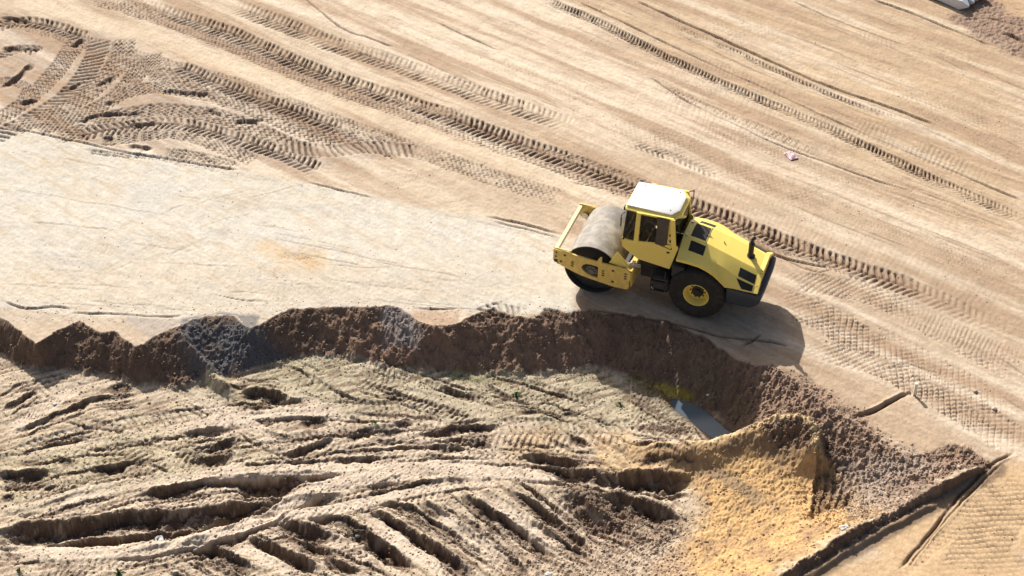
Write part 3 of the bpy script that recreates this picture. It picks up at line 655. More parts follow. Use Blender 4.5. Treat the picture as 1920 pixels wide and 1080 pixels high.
# ------------------------------------------------------------------ clods and crumbs (nobody could count them)
def clods(name, masks, n, smin, smax, colr, seed):
    rg = np.random.default_rng(seed)
    pm = (masks*INNER).ravel().astype(np.float64)
    cell = (hw[:, None]*np.gradient(s)[None, :]*np.gradient(ys)[:, None]).ravel()
    p = pm*cell; p /= p.sum()
    ids = rg.choice(len(p), n, p=p)
    base = XYZ[ids]+rg.normal(0, .012, (n, 3))*[1, 1, 0]
    sz = smin+(smax-smin)*rg.random(n)**3.2
    # squashed, jittered octahedron-cube lump, 8 corners
    cub = np.array([(-1,-1,-.6),(1,-1,-.6),(1,1,-.6),(-1,1,-.6),(-.65,-.6,.7),(.7,-.7,.6),(.6,.7,.75),(-.7,.6,.6)])
    V = cub[None]*(1+.35*rg.normal(size=(n, 8, 3))*[.7, .7, .5])
    an = rg.random(n)*6.283; ca, sa = np.cos(an), np.sin(an)
    V = np.stack([V[..., 0]*ca[:, None]-V[..., 1]*sa[:, None], V[..., 0]*sa[:, None]+V[..., 1]*ca[:, None], V[..., 2]*.75], -1)*sz[:, None, None]*.5
    V += base[:, None, :]+np.array([0, 0, 1])*sz[:, None, None]*.12
    f = np.array([(0,3,2,1),(4,5,6,7),(0,1,5,4),(1,2,6,5),(2,3,7,6),(3,0,4,7)])
    q = (f[None]+np.arange(n)[:, None, None]*8).reshape(-1, 4)
    me = bpy.data.meshes.new(name); me.vertices.add(n*8); me.vertices.foreach_set('co', V.astype(np.float32).ravel())
    me.loops.add(len(q)*4); me.loops.foreach_set('vertex_index', q.astype(np.int32).ravel())
    me.polygons.add(len(q)); me.polygons.foreach_set('loop_start', np.arange(0, len(q)*4, 4, dtype=np.int32)); me.polygons.foreach_set('loop_total', np.full(len(q), 4, np.int32))
    me.update(calc_edges=True)
    a_ = me.attributes.new('soil', 'FLOAT_COLOR', 'POINT'); cc = np.ones((n, 8, 4), np.float32)
    cc[..., :3] = (KC[ids]*(1-.35)+np.array(colr)*.35)[:, None, :]*(.85+.4*rg.random(n))[:, None, None]; a_.data.foreach_set('color', cc.ravel())
    me.materials.append(M_soil)
    o = bpy.data.objects.new(name, me); COL.objects.link(o); o['kind'] = 'stuff'; return o
deb = np.clip(Z_debris+Z_dig+Z_rough2*.7+Z_heap*FLOOR*.6, 0, 1)
tag(clods('soil_clods', np.clip(.5*WALL+Z_debris+Z_dig+Z_rough2*.6+(.03+.08*np.abs(CL))*Z_heap*FLOOR+.16*FLOOR+.7*DK*FLOOR, 0, 1), 50000, .012, .058, (.30, .22, .16), 3), 'loose brown clods of soil lying over the cut slope and pit', 'soil clods')
tag(clods('sand_crumbs', (T <= 0)*(.012+.5*Z_turn+.22*TM+.9*np.exp(-((T-0)/.1)**2)*zone([(0,560),(1200,570),(1700,840),(1760,880),(1600,800),(1200,600),(0,600)], .4, False, .3)), 5500, .010, .04, (.4, .3, .2), 5), 'small crumbs of sand scattered over the graded ground', 'sand crumbs')

# ------------------------------------------------------------------ puddle
mt, n_, b_ = nodes('muddy_water'); b_.inputs['Base Color'].default_value = (.10, .13, .16, 1); b_.inputs['Roughness'].default_value = .12
b_.inputs['IOR'].default_value = 1.33; b_.inputs['Specular IOR Level'].default_value = .9
M_water = mt
cxp = sum(p[0] for p in pw)/len(pw); cyp = sum(p[1] for p in pw)/len(pw)
# let the pool lie in a real hollow: the sheet is bigger than the hollow and the banks trim it
wp = [(a+(a-cxp)*.06, b+(b-cyp)*.06) for a, b in pw]
link('puddle_water', ([(float(a), float(b), wz) for a, b in wp], [], [tuple(range(len(wp)))]), M_water)['kind'] = 'structure'

# ------------------------------------------------------------------ paints and metals of the machine
def paint(name, col, rough=.4, dirt=.0, dcol=(.35, .27, .18), metal=0., sc=6., spec=.5):
    mt, n, b = nodes(name); N = n.nodes; L = n.links
    b.inputs['Roughness'].default_value = rough; b.inputs['Metallic'].default_value = metal; b.inputs['Specular IOR Level'].default_value = spec
    tc = N.new('ShaderNodeTexCoord'); t_ = N.new('ShaderNodeTexNoise'); t_.inputs['Scale'].default_value = sc; t_.inputs['Detail'].default_value = 6; t_.inputs['Roughness'].default_value = .65
    L.new(tc.outputs['Object'], t_.inputs['Vector'])
    r = N.new('ShaderNodeMapRange'); r.inputs[1].default_value = .42; r.inputs[2].default_value = .72; r.inputs[3].default_value = dirt*.25; r.inputs[4].default_value = dirt
    L.new(t_.outputs[0], r.inputs[0])
    mx = N.new('ShaderNodeMix'); mx.data_type = 'RGBA'; mx.inputs[6].default_value = (*col, 1); mx.inputs[7].default_value = (*dcol, 1)
    L.new(r.outputs[0], mx.inputs[0]); L.new(mx.outputs[2], b.inputs['Base Color'])
    rr_ = N.new('ShaderNodeMapRange'); rr_.inputs[3].default_value = rough; rr_.inputs[4].default_value = min(1, rough+.4*dirt+.05); L.new(t_.outputs[0], rr_.inputs[0]); L.new(rr_.outputs[0], b.inputs['Roughness'])
    return mt
YEL = paint('yellow_paint', (1.0, .77, .17), .30, .07, (.50, .36, .12))
YEL_W = paint('worn_yellow_paint', (.92, .66, .15), .5, .5, (.40, .27, .12), sc=9)
WHT = paint('white_roof_paint', (.82, .81, .78), .4, .12, (.5, .45, .36))
BLK = paint('black_plastic', (.012, .012, .014), .45, .15, (.08, .065, .05))
DRK = paint('dark_chassis_paint', (.022, .024, .028), .5, .5, (.10, .08, .06))
SLT = paint('slate_counterweight_paint', (.030, .045, .066), .45, .2, (.10, .10, .10))
RUB = paint('tyre_rubber', (.020, .020, .021), .8, .6, (.075, .064, .052), sc=5, spec=.3)
GRL = paint('black_grille_mesh', (.008, .008, .009), .7, .05)
STL = paint('dusty_drum_steel', (.17, .155, .135), .6, 1.0, (.46, .42, .36), metal=.2, sc=3.5)
for _n in STL.node_tree.nodes:
    if _n.type == 'MAP_RANGE' and abs(_n.inputs[1].default_value-.42) < .01: _n.inputs[1].default_value = .42; _n.inputs[2].default_value = .68
CHR = paint('bare_steel', (.55, .54, .52), .3, .3, metal=.8)
RED = paint('red_fabric', (.30, .02, .05), .8, .1)
SEA = paint('grey_seat_vinyl', (.10, .10, .11), .6, .2)
DEC = paint('dark_stencil_mark', (.04, .03, .02), .7, .2)
RST = paint('rusty_edge', (.16, .07, .03), .85, .6)
mt, n_, b_ = nodes('tinted_cab_glass'); b_.inputs['Base Color'].default_value = (.012, .014, .015, 1); b_.inputs['Roughness'].default_value = .05; b_.inputs['Alpha'].default_value = .62; b_.inputs['Specular IOR Level'].default_value = .22
GLS = mt

def bm_box(bm, x0, x1, y0, y1, z0, z1, bev=0.):
    r = bmesh.ops.create_cube(bm, size=1, matrix=Matrix.Translation(((x0+x1)/2, (y0+y1)/2, (z0+z1)/2)) @ Matrix.Diagonal((abs(x1-x0), abs(y1-y0), abs(z1-z0), 1)))
    if bev:
        es = list({e for v in r['verts'] for e in v.link_edges})
        bmesh.ops.bevel(bm, geom=es, offset=bev, segments=2, affect='EDGES')
def box(*a, bev=.012):
    bm = bmesh.new(); bm_box(bm, *a, bev=bev); return bm
def bm_cyl(bm, p0, p1, r0, r1=None, n=24, cap=True):
    p0, p1 = Vector(p0), Vector(p1); d = p1-p0
    M_ = Matrix.Translation((p0+p1)/2) @ d.to_track_quat('Z', 'Y').to_matrix().to_4x4()
    bmesh.ops.create_cone(bm, cap_ends=cap, segments=n, radius1=r0, radius2=r0 if r1 is None else r1, depth=d.length, matrix=M_)
def cyl(*a, **k):
    bm = bmesh.new(); bm_cyl(bm, *a, **k); return bm
def bm_plate(bm, pts, y0, y1, holes=(), bev=0.):
    """pts (x, z) outline, extruded from y0 to y1"""
    es = []; vs = []
    for ring in [pts]+list(holes):
        v = [bm.verts.new((x, y0, z)) for x, z in ring]; vs += v
        es += [bm.edges.new((v[i], v[(i+1) % len(v)])) for i in range(len(v))]
    f = bmesh.ops.triangle_fill(bm, use_beauty=True, edges=es)['geom']
    f = [g for g in f if isinstance(g, bmesh.types.BMFace)]
    r = bmesh.ops.extrude_face_region(bm, geom=f)
    nv = [g for g in r['geom'] if isinstance(g, bmesh.types.BMVert)]
    for v in nv: v.co.y = y1
def plate(*a, **k):
    bm = bmesh.new(); bm_plate(bm, *a, **k); return bm
def bm_quad(bm, P, th):
    """thin panel through the points P (any planar-ish polygon), th thick along its normal"""
    P = [Vector(p) for p in P]; nrm = Vector((0, 0, 0))
    for i in range(len(P)): nrm += (P[i]-P[0]).cross(P[(i+1) % len(P)]-P[0])
    nrm.normalize()
    a = [bm.verts.new(p) for p in P]; b = [bm.verts.new(p+nrm*th) for p in P]
    bm.faces.new(a); bm.faces.new(b[::-1])
    for i in range(len(P)): bm.faces.new((a[i], a[(i+1) % len(P)], b[(i+1) % len(P)], b[i]))
def quad(P, th=.012):
    bm = bmesh.new(); bm_quad(bm, P, th); return bm
def bm_bar(bm, a, b, w=.05, h=None):
    a, b = Vector(a), Vector(b); d = b-a; h = h or w
    M_ = Matrix.Translation((a+b)/2) @ d.to_track_quat('Z', 'Y').to_matrix().to_4x4() @ Matrix.Diagonal((w, h, d.length, 1))
    bmesh.ops.create_cube(bm, size=1, matrix=M_)
def lathe(prof, yc, n=48, x=0., z=0.):
    """prof: (radius, y) rings about an axle along y"""
    V = []; Fc = []
    for r, y in prof:
        for i in range(n): a = 2*math.pi*i/n; V.append((x+r*math.cos(a), yc+y, z+r*math.sin(a)))
    for k in range(len(prof)-1):
        for i in range(n): Fc.append((k*n+i, k*n+(i+1) % n, (k+1)*n+(i+1) % n, (k+1)*n+i))
    bm = bmesh.new(); vs = [bm.verts.new(v) for v in V]
    for f in Fc: bm.faces.new([vs[i] for i in f])
    bm.verts.ensure_lookup_table()
    return bm

PSI = math.radians(159.09)
R0 = empty('road_roller', (0, 0, 0), PSI)
tag(R0, 'yellow single-drum road roller with white cab roof standing beside the edge of the pit', 'road roller')
def part(name, bm, mat, parent=R0, smooth=True): return link(name, bm, mat, parent, smooth)

# ---- drum and its frame
DX, DR = 2.98, .80
dr = part('drum', lathe([(.785, 1.0), (DR-.01, 1.01), (DR, 1.0), (DR, .5), (DR, 0), (DR, -.5), (DR, -1.0), (DR-.01, -1.01), (.785, -1.0), (.78, -.80)], 0, 96, DX, DR), STL)
bm = lathe([(.783, 1.0), (.775, .99), (.77, .80), (.40, .74), (.12, .74), (.001, .74)], 0, 64, DX, DR); bm_e = lathe([(.783, -1.0), (.77, -.99), (.77, -.80), (.001, -.78)], 0, 64, DX, DR)
part('drum_end', bm, DRK, dr); part('drum_end', bm_e, DRK, dr)
bm = cyl((DX, .74, DR), (DX, 1.05, DR), .17, n=24); bm_cyl(bm, (DX, 1.05, DR), (DX, 1.09, DR), .09, n=16)
for i in range(8):
    a = i*math.pi/4; bm_cyl(bm, (DX+.13*math.cos(a), 1.04, DR+.13*math.sin(a)), (DX+.13*math.cos(a), 1.07, DR+.13*math.sin(a)), .018, n=6)
part('drum_hub', bm, paint('hub_grey', (.16, .155, .15), .5, .5), dr)
OUT = [(4.05, 1.36), (4.06, .98), (3.96, .90), (3.70, .79), (3.25, .65), (2.76, .57), (2.2, .50), (1.96, .50), (1.84, .60), (1.82, 1.10), (1.92, 1.20), (2.35, 1.22), (2.66, 1.24), (2.66, 1.42), (2.72, 1.40), (2.80, 1.25), (3.3, 1.29)]
HOLE = [(3.24, .92), (3.20, 1.02), (3.11, 1.09), (2.95, 1.10), (2.76, 1.08), (2.76, .68), (2.92, .70), (3.08, .76), (3.19, .83)]
pl = part('side_plate', plate(OUT, 1.09, 1.14, [HOLE]), YEL_W, smooth=False)
pr = part('side_plate', plate(OUT, -1.14, -1.09, [HOLE]), YEL_W, smooth=False)
bm = bmesh.new()      # cut slots and bolt heads seen as dark marks on the plate
for x, z, a, b in [(3.72,1.22,.07,.06),(3.83,.98,.06,.06),(3.97,1.26,.05,.05),(3.98,1.12,.05,.05),(2.33,1.06,.065,.07),(2.33,.68,.07,.07),(3.92,.90,.03,.05)]:
    bm_box(bm, x-a/2, x+a/2, 1.1405, 1.146, z-b/2, z+b/2)
part('slot', bm, DEC, pl, False)
bm = bmesh.new()
for x, z in [(3.50, 1.05), (3.50, .98), (2.62, .98), (2.62, .90), (2.62, .82), (3.51, .91), (1.98, .96), (1.98, .88), (1.97, 1.05)]:
    bm_box(bm, x-.03, x+.03, 1.1405, 1.144, z-.022, z+.022)
    bm_box(bm, x-.045, x-.035, 1.1405, 1.144, z-.03, z+.01)
part('stencil_mark', bm, DEC, pl, False)
bm = bmesh.new(); bm_box(bm, 3.93, 4.03, 1.141, 1.148, .925, 1.02); part('tow_eye', bm, BLK, pl, False)
bm = bmesh.new(); bm_box(bm, 1.84, 2.45, 1.141, 1.147, .50, .515); bm_box(bm, 1.835, 1.86, 1.141, 1.147, .52, .85); part('rust_edge', bm, RST, pl, False)
bm = bmesh.new(); bm_box(bm, 3.94, 4.05, -1.088, 1.088, 1.22, 1.345, bev=.008); part('front_beam', bm, paint('pale_yellow_beam_paint', (.80, .68, .36), .45, .4, (.5, .4, .25)), smooth=True)
for sy in (1, -1):
    part('end_cap', box(3.55, 4.06, sy*1.08-.02, sy*1.08+.02, 1.355, 1.375, bev=.004), YEL_W, pl if sy > 0 else pr)
part('rear_beam', box(1.80, 1.99, -1.085, 1.085, .58, 1.12, bev=.02), YEL_W)
bm = bmesh.new(); bm_quad(bm, [(2.42, 1.085, 1.22), (2.10, 1.085, 1.66), (1.96, 1.085, 1.55), (2.02, 1.085, 1.22)], .0)if False else None
bm.free()
bm = bmesh.new(); bm_quad(bm, [(2.48, 1.06, 1.24), (2.28, .96, 1.60), (1.93, .96, 1.22), (1.93, 1.06, 1.20)], .03); part('gusset', bm, YEL)
bm = bmesh.new(); bm_quad(bm, [(2.48, -1.06, 1.24), (2.28, -.96, 1.60), (1.93, -.96, 1.22), (1.93, -1.06, 1.20)], .03); part('gusset', bm, YEL)
bm = bmesh.new(); bm_box(bm, 2.0, 2.12, -.78, .9, 1.06, 1.17, bev=.01); part('scraper_bar', bm, DRK)
bm = bmesh.new(); bm_cyl(bm, (1.70, .70, 1.05), (2.02, .88, 1.20), .05); bm_cyl(bm, (1.74, .82, 1.20), (1.92, .92, 1.28), .03); bm_box(bm, 1.78, 1.92, .80, .95, 1.26, 1.31, bev=.01); part('hydraulic_hose', bm, CHR)
bm = bmesh.new()
for k in range(3): bm_cyl(bm, (1.2, .2-.12*k, .85), (2.0, .3-.15*k, .95), .028, n=10)
part('hydraulic_hose', bm, BLK)
bm = bmesh.new(); bm_cyl(bm, (3.86, -1.02, 1.02), (3.86, -1.085, 1.02), .09, n=20); part('towing_ring', bm, CHR)

# ---- chassis
bm = bmesh.new(); bm_box(bm, .6, 1.75, -.42, .42, .50, 1.1, bev=.03); bm_box(bm, -1.2, .8, -.45, .45, .55, 1.15, bev=.03); bm_cyl(bm, (1.42, 0, .45), (1.42, 0, 1.15), .16); part('chassis', bm, DRK)
bm = bmesh.new(); bm_box(bm, .82, 1.28, .45, .92, .52, 1.0, bev=.03); part('fuel_tank', bm, DRK)
bm = bmesh.new(); bm_box(bm, .92, 1.32, .60, .98, .56, .60, bev=.008); bm_box(bm, .92, 1.32, .62, .96, .86, .90, bev=.008)
for x in (.93, 1.31): bm_bar(bm, (x, .93, .57), (x, .86, 1.2), .03)
part('entry_step', bm, BLK)
bm = bmesh.new(); bm_box(bm, .82, 1.28, -.92, -.45, .52, 1.0, bev=.03); part('battery_box', bm, DRK)
part('axle', cyl((0, -.75, .8), (0, .75, .8), .17), DRK)
# ---- wheels
def wheel(sy):
    W = empty('wheel', (0, sy*.80, .80)); W.parent = R0
    o = sy*.285
    ty = lathe([(.345, .245), (.37, .27), (.45, .285), (.58, .29), (.69, .285), (.745, .265), (.77, .21), (.785, .1), (.79, 0), (.785, -.1), (.77, -.21), (.745, -.265), (.69, -.285), (.58, -.29), (.45, -.285), (.37, -.27), (.345, -.245)], 0, 72)
    for side in (1, -1):                                    # chevron lugs
        for i in range(22):
            a0 = 2*math.pi*(i+(.5 if side < 0 else 0))/22
            pts = []
            for y_, da, r_, wd in ((.015, .13, .79, .030), (.20, 0, .775, .034), (.275, -.06, .735, .036), (.290, -.09, .67, .03)):
                for e_, rr2 in ((-wd, r_-.02), (-wd*.75, r_+.010), (wd*.75, r_+.010), (wd, r_-.02)):
                    a = a0+da+e_/.78; q = rr2 if y_ < .28 else rr2-.012
                    yy_ = y_+(.012 if y_ > .28 else 0)
                    pts.append(ty.verts.new((q*math.cos(a), side*yy_, q*math.sin(a))))
            for k in range(3):
                for e_ in range(3):
                    ty.faces.new((pts[k*4+e_], pts[k*4+e_+1], pts[(k+1)*4+e_+1], pts[(k+1)*4+e_]))
            ty.faces.new(pts[:4]); ty.faces.new(pts[-4:][::-1])
    link('tyre', ty, RUB, W, True)
    rm = lathe([(.345, sy*.24), (.36, sy*.265), (.345, sy*.275), (.325, sy*.25), (.315, sy*.17), (.29, sy*.13), (.285, sy*.05), (.25, sy*.02), (.165, sy*.06), (.16, sy*.06)], 0, 56)
    rim = link('rim', rm, YEL, W, True)
    hb = lathe([(.17, sy*.055), (.165, sy*.09), (.12, sy*.11), (.115, sy*.17), (.09, sy*.19), (.001, sy*.19)], 0, 28)
    link('hub', hb, BLK, W, True)
    bm = bmesh.new()
    for i in range(10):
        a = i*math.pi/5; bm_cyl(bm, (.20*math.cos(a), sy*.035, .20*math.sin(a)), (.20*math.cos(a), sy*.085, .20*math.sin(a)), .020, n=6)
    link('wheel_nut', bm, BLK, W, False)
wheel(1); wheel(-1)

# ---- engine hood: lofted between stations; v 0 centre, 1 ridge, 2 shoulder, 3 outer edge
ST = [(.64, .37, 2.16, .70, 1.97, .99, 1.83), (.30, .385, 2.12, .71, 1.95, 1.0, 1.83), (.0, .40, 2.06, .72, 1.90, 1.0, 1.79), (-.20, .41, 1.99, .73, 1.84, 1.0, 1.72),
      (-.38, .415, 1.93, .74, 1.78, 1.0, 1.62), (-.54, .42, 1.88, .75, 1.73, 1.0, 1.50), (-.68, .42, 1.83, .76, 1.67, .99, 1.36), (-.80, .42, 1.79, .77, 1.61, .975, 1.24),
      (-1.0, .42, 1.72, .78, 1.52, .955, 1.235), (-1.25, .42, 1.635, .775, 1.43, .945, 1.225), (-1.52, .41, 1.54, .755, 1.33, .93, 1.215)]
def station(x):
    for a, b in zip(ST[:-1], ST[1:]):
        if x <= a[0]+1e-6 and x >= b[0]-1e-6:
            t = (a[0]-x)/(a[0]-b[0]); return [p+(q-p)*t for p, q in zip(a, b)]
    return list(ST[-1]) if x < ST[-1][0] else list(ST[0])
def hood_pt(x, v, sy=1, off=0.):
    _, yr, zr, ysh, zsh, ye, ze = station(x)
    K_ = [(0, zr+.025), (yr-.05, zr+.018), (yr+.02, zr-.012), (ysh, zsh), (ye, ze)]
    kn = [0, .93, 1.05, 2, 3]
    for i in range(4):
        if v <= kn[i+1]+1e-9:
            t = (v-kn[i])/(kn[i+1]-kn[i]); y_ = K_[i][0]+(K_[i+1][0]-K_[i][0])*t; z_ = K_[i][1]+(K_[i+1][1]-K_[i][1])*t
            nx = Vector((-(K_[i+1][1]-K_[i][1]), K_[i+1][0]-K_[i][0])).normalized()
            bul = .03*math.sin(math.pi*t) if i == 3 and x > -.75 else .0
            return Vector((x, sy*(y_+nx.x*(off)), z_+nx.y*off-bul))
xs_ = [.64, .47, .30, .15, 0, -.1, -.2, -.29, -.38, -.46, -.54, -.61, -.68, -.74, -.80, -.9, -1.0, -1.12, -1.25, -1.4, -1.52]
vs_ = [0, .5, .93, 1.05, 1.35, 1.7, 2, 2.25, 2.5, 2.75, 3]
bm = bmesh.new(); rowsv = []
for x in xs_:
    rv = []
    for sy in (-1, 1):
        rng = vs_[::-1] if sy < 0 else vs_[1:]
        for v in rng: rv.append(bm.verts.new(hood_pt(x, v, sy)))
    # turned-down lip on both sides
    l0 = bm.verts.new(rv[0].co+Vector((0, .02, -.10 if x > -.78 else -.03))); l1 = bm.verts.new(rv[-1].co+Vector((0, -.02, -.10 if x > -.78 else -.03)))
    rowsv.append([l0]+rv+[l1])
for a, b in zip(rowsv[:-1], rowsv[1:]):
    for i in range(len(a)-1): bm.faces.new((a[i], a[i+1], b[i+1], b[i]))
bm.faces.new(rowsv[0][::-1]); bm.faces.new(rowsv[-1])
hood = part('hood', bm, YEL); hood.data.set_sharp_from_angle(angle=math.radians(17))
def patch(x0, x1, v0, v1, sy=1, n=4, sk=(0, 0), th=.006):
    """dark mesh panel let into the hood; sk slants the two x ends"""
    bm = bmesh.new(); g = []
    for i in range(n+1):
        r = []
        for j in range(n+1):
            v = v0+(v1-v0)*j/n; a = x0+sk[0]*j/n; b = x1+sk[1]*j/n; x = a+(b-a)*i/n
            r.append(bm.verts.new(hood_pt(x, v, sy, th)))
        g.append(r)
    for i in range(n):
        for j in range(n): bm.faces.new((g[i][j], g[i+1][j], g[i+1][j+1], g[i][j+1]))
    r = bmesh.ops.extrude_face_region(bm, geom=bm.faces[:])
    for v in r['geom']:
        if isinstance(v, bmesh.types.BMVert): v.co.z -= th*1.6
    return bm
def top_patch(x0, x1, y0, y1, th=.008):
    bm = bmesh.new(); g = []
    for i in range(5):
        x = x0+(x1-x0)*i/4; r = []
        for y_ in (y0, (y0+y1)/2, y1):
            p = hood_pt(x, min(.92, abs(y_)/(station(x)[1]-.05)*.93), 1 if y_ >= 0 else -1, th); r.append(bm.verts.new((x, y_, p.z)))
        g.append(r)
    for i in range(4):
        for j in range(2): bm.faces.new((g[i][j], g[i+1][j], g[i+1][j+1], g[i][j+1]))
    r = bmesh.ops.extrude_face_region(bm, geom=bm.faces[:])
    for v in r['geom']:
        if isinstance(v, bmesh.types.BMVert): v.co.z -= th*1.6
    return bm
part('vent_grille', top_patch(.45, .03, -.29, .29), GRL, hood, False)
part('hood_seam', top_patch(.01, -.005, -.36, .36, .004), DEC, hood, False)
for sy in (1, -1):
    part('vent_grille', patch(.40, -.02, 1.12, 1.95, sy), GRL, hood, False)
    part('side_grille', patch(-1.02, -1.47, 1.30, 1.92, sy, sk=(0, -.01)), GRL, hood, False)
    part('side_grille', patch(-1.0, -1.46, 2.12, 2.86, sy, sk=(-.18, 0)), GRL, hood, False)
part('filler_cap', cyl((-.42, 0, 1.955), (-.42, 0, 1.985), .022, n=14), paint('olive_cap', (.35, .33, .05), .5), hood)
bm = bmesh.new()
for sy in (.30, -.30): bm_box(bm, .52, .60, sy-.04, sy+.04, 2.17, 2.20, bev=.008)
part('hinge', bm, CHR, hood)
# rear hood frame, radiator grille, lamps
bm = bmesh.new()
fr = [hood_pt(-1.52, v, -1) for v in (3, 2, 1.05, .93)]+[hood_pt(-1.52, v, 1) for v in (.93, 1.05, 2, 3)]
def framering(bm, pts, x0, x1, inn, grow):
    cen = Vector((0, 0, 1.2)); A = []; B = []
    for p in pts:
        d = Vector((0, p.y, p.z-1.2)); L = d.length; u = d/L
        A.append((p+u*grow, p-u*inn))
    n = len(pts)
    vs = [[bm.verts.new((xx, q[k].y, q[k].z)) for q in A] for xx in (x0, x1) for k in (0, 1)]
    o0, i0, o1, i1 = vs
    for k in range(n-1):
        bm.faces.new((o0[k], o0[k+1], o1[k+1], o1[k])); bm.faces.new((i0[k], i0[k+1], i1[k+1], i1[k]))
        bm.faces.new((o0[k], o0[k+1], i0[k+1], i0[k])); bm.faces.new((o1[k], o1[k+1], i1[k+1], i1[k]))
    for k in (0, n-1): bm.faces.new((o0[k], i0[k], i1[k], o1[k]))
framering(bm, fr, -1.50, -1.63, .09, .022)
bmesh.ops.bevel(bm, geom=bm.edges[:], offset=.01, segments=2, affect='EDGES')
rf = part('rear_frame', bm, YEL)
bm = bmesh.new(); P = [(-1.56, p.y*.9, 1.2+(p.z-1.2)*.85) for p in fr]+[(-1.56, .8, 1.16), (-1.56, -.8, 1.16)]; bm_quad(bm, P, .02); part('radiator_grille', bm, GRL, rf, False)
bm = bmesh.new()
for k in range(7): bm_bar(bm, (-1.60, -.36+.12*k, 1.22), (-1.60, -.36+.12*k, 1.46), .02)
bm_bar(bm, (-1.60, -.55, 1.36), (-1.60, .55, 1.36), .03); part('guard_bars', bm, YEL, rf, False)
for sy in (.66, -.66): part('tail_lamp', cyl((-1.58, sy, 1.27), (-1.63, sy, 1.27), .05, n=16), RED, rf)
# exhaust
ex = part('exhaust_pipe', lathe([(.001, 0), (.125, .0), (.125, .05), (.09, .07), (.075, .09), (.075, .40), (.085, .41), (.085, .45), (.06, .47), (.055, .50)], 0, 20), BLK)
ex.data.transform(Matrix.Rotation(math.radians(90), 4, 'X')); ex.location = (-1.16, .0, 1.66)
bm = bmesh.new(); bm_cyl(bm, (0, 0, .48), (.0, 0, .58), .05, .045, n=16); bm_cyl(bm, (0, 0, .58), (-.07, .0, .66), .045, .05, n=16); part('tail_pipe', bm, BLK, ex)
# counterweight bumper
bm = bmesh.new()
bpts = [(-.80, .98), (-1.60, .97), (-1.72, .86), (-1.75, .5), (-1.75, -.5), (-1.72, -.86), (-1.60, -.97), (-.80, -.98)]
ring = []
for z, sh in ((.66, .16), (.80, .05), (1.02, .0), (1.13, .0), (1.16, .03)):
    ring.append([bm.verts.new((x if x > -1 else x+sh, y_*(1-sh*.4), z+(.04 if x > -1 and z > 1 else 0))) for x, y_ in bpts])
for a, b in zip(ring[:-1], ring[1:]):
    for i in range(8): bm.faces.new((a[i], a[(i+1) % 8], b[(i+1) % 8], b[i]))
bm.faces.new(ring[0]); bm.faces.new(ring[-1][::-1]); part('counterweight', bm, SLT)
bm = bmesh.new(); bm_box(bm, -.85, .62, -.62, .62, 1.0, 1.62, bev=.02); part('engine_bay', bm, DRK)
bm = bmesh.new(); bm_box(bm, .40, .75, -.95, .95, 1.15, 1.55, bev=.02); part('fender_bracket', bm, DRK)

# ---- cab
CB = empty('cab', (0, 0, 0)); CB.parent = R0
def cpart(n_, bm, mat, smooth=False): return link(n_, bm, mat, CB, smooth)
def hwz(z): return .80-(z-1.3)*.083                      # half width of the cab at height z
def sp_(x, z, sy=1, o=0.): return (x, sy*(hwz(z)+o), z)
body = [(2.20, 1.69), (2.19, 1.95), (1.92, 1.94), (1.30, 2.0), (.69, 2.07), (.66, 2.0), (.84, 1.30), (1.74, 1.40)]
for sy in (1, -1):
    bm = bmesh.new(); bm_quad(bm, [sp_(x, z, sy) for x, z in (body if sy < 0 else body)], -.03 if sy > 0 else .03); cpart('side_panel', bm, YEL)
bm = bmesh.new(); bm_box(bm, .86, 1.74, -.74, .74, 1.30, 1.36, bev=.01); cpart('floor_pan', bm, DRK)
bm = bmesh.new(); bm_quad(bm, [(2.20, -.76, 1.70), (2.20, .76, 1.70), (2.21, .74, 1.95), (2.21, -.74, 1.95)], .03); bm_quad(bm, [(1.74, -.78, 1.41), (1.74, .78, 1.41), (2.19, .76, 1.69), (2.19, -.76, 1.69)], .03); cpart('front_panel', bm, YEL)
bm = bmesh.new(); bm_quad(bm, [(.84, .77, 1.32), (.84, -.77, 1.32), (.67, -.72, 2.03), (.67, .72, 2.03)], .03); cpart('rear_panel', bm, BLK)
# pillars
for sy in (1, -1):
    for nm, a, b, wd, mt_ in (('front_pillar', (2.19, 1.93), (2.12, 2.86), .05, BLK), ('door_pillar', (1.83, 1.95), (1.81, 2.86), .13, YEL), ('rear_pillar', (.78, 2.0), (.88, 2.86), .13, YEL)):
        bm = bmesh.new()
        P = [(a[0]-wd/2, a[1]), (a[0]+wd/2, a[1]), (b[0]+wd/2*.9, b[1]), (b[0]-wd/2*.9, b[1])]
        bm_quad(bm, [sp_(x, z, sy, .002) for x, z in P], -.05*sy); cpart(nm, bm, mt_)
    bm = bmesh.new(); bm_bar(bm, sp_(1.79, 2.83, sy), sp_(.86, 2.85, sy), .05, .05); cpart('top_rail', bm, YEL)
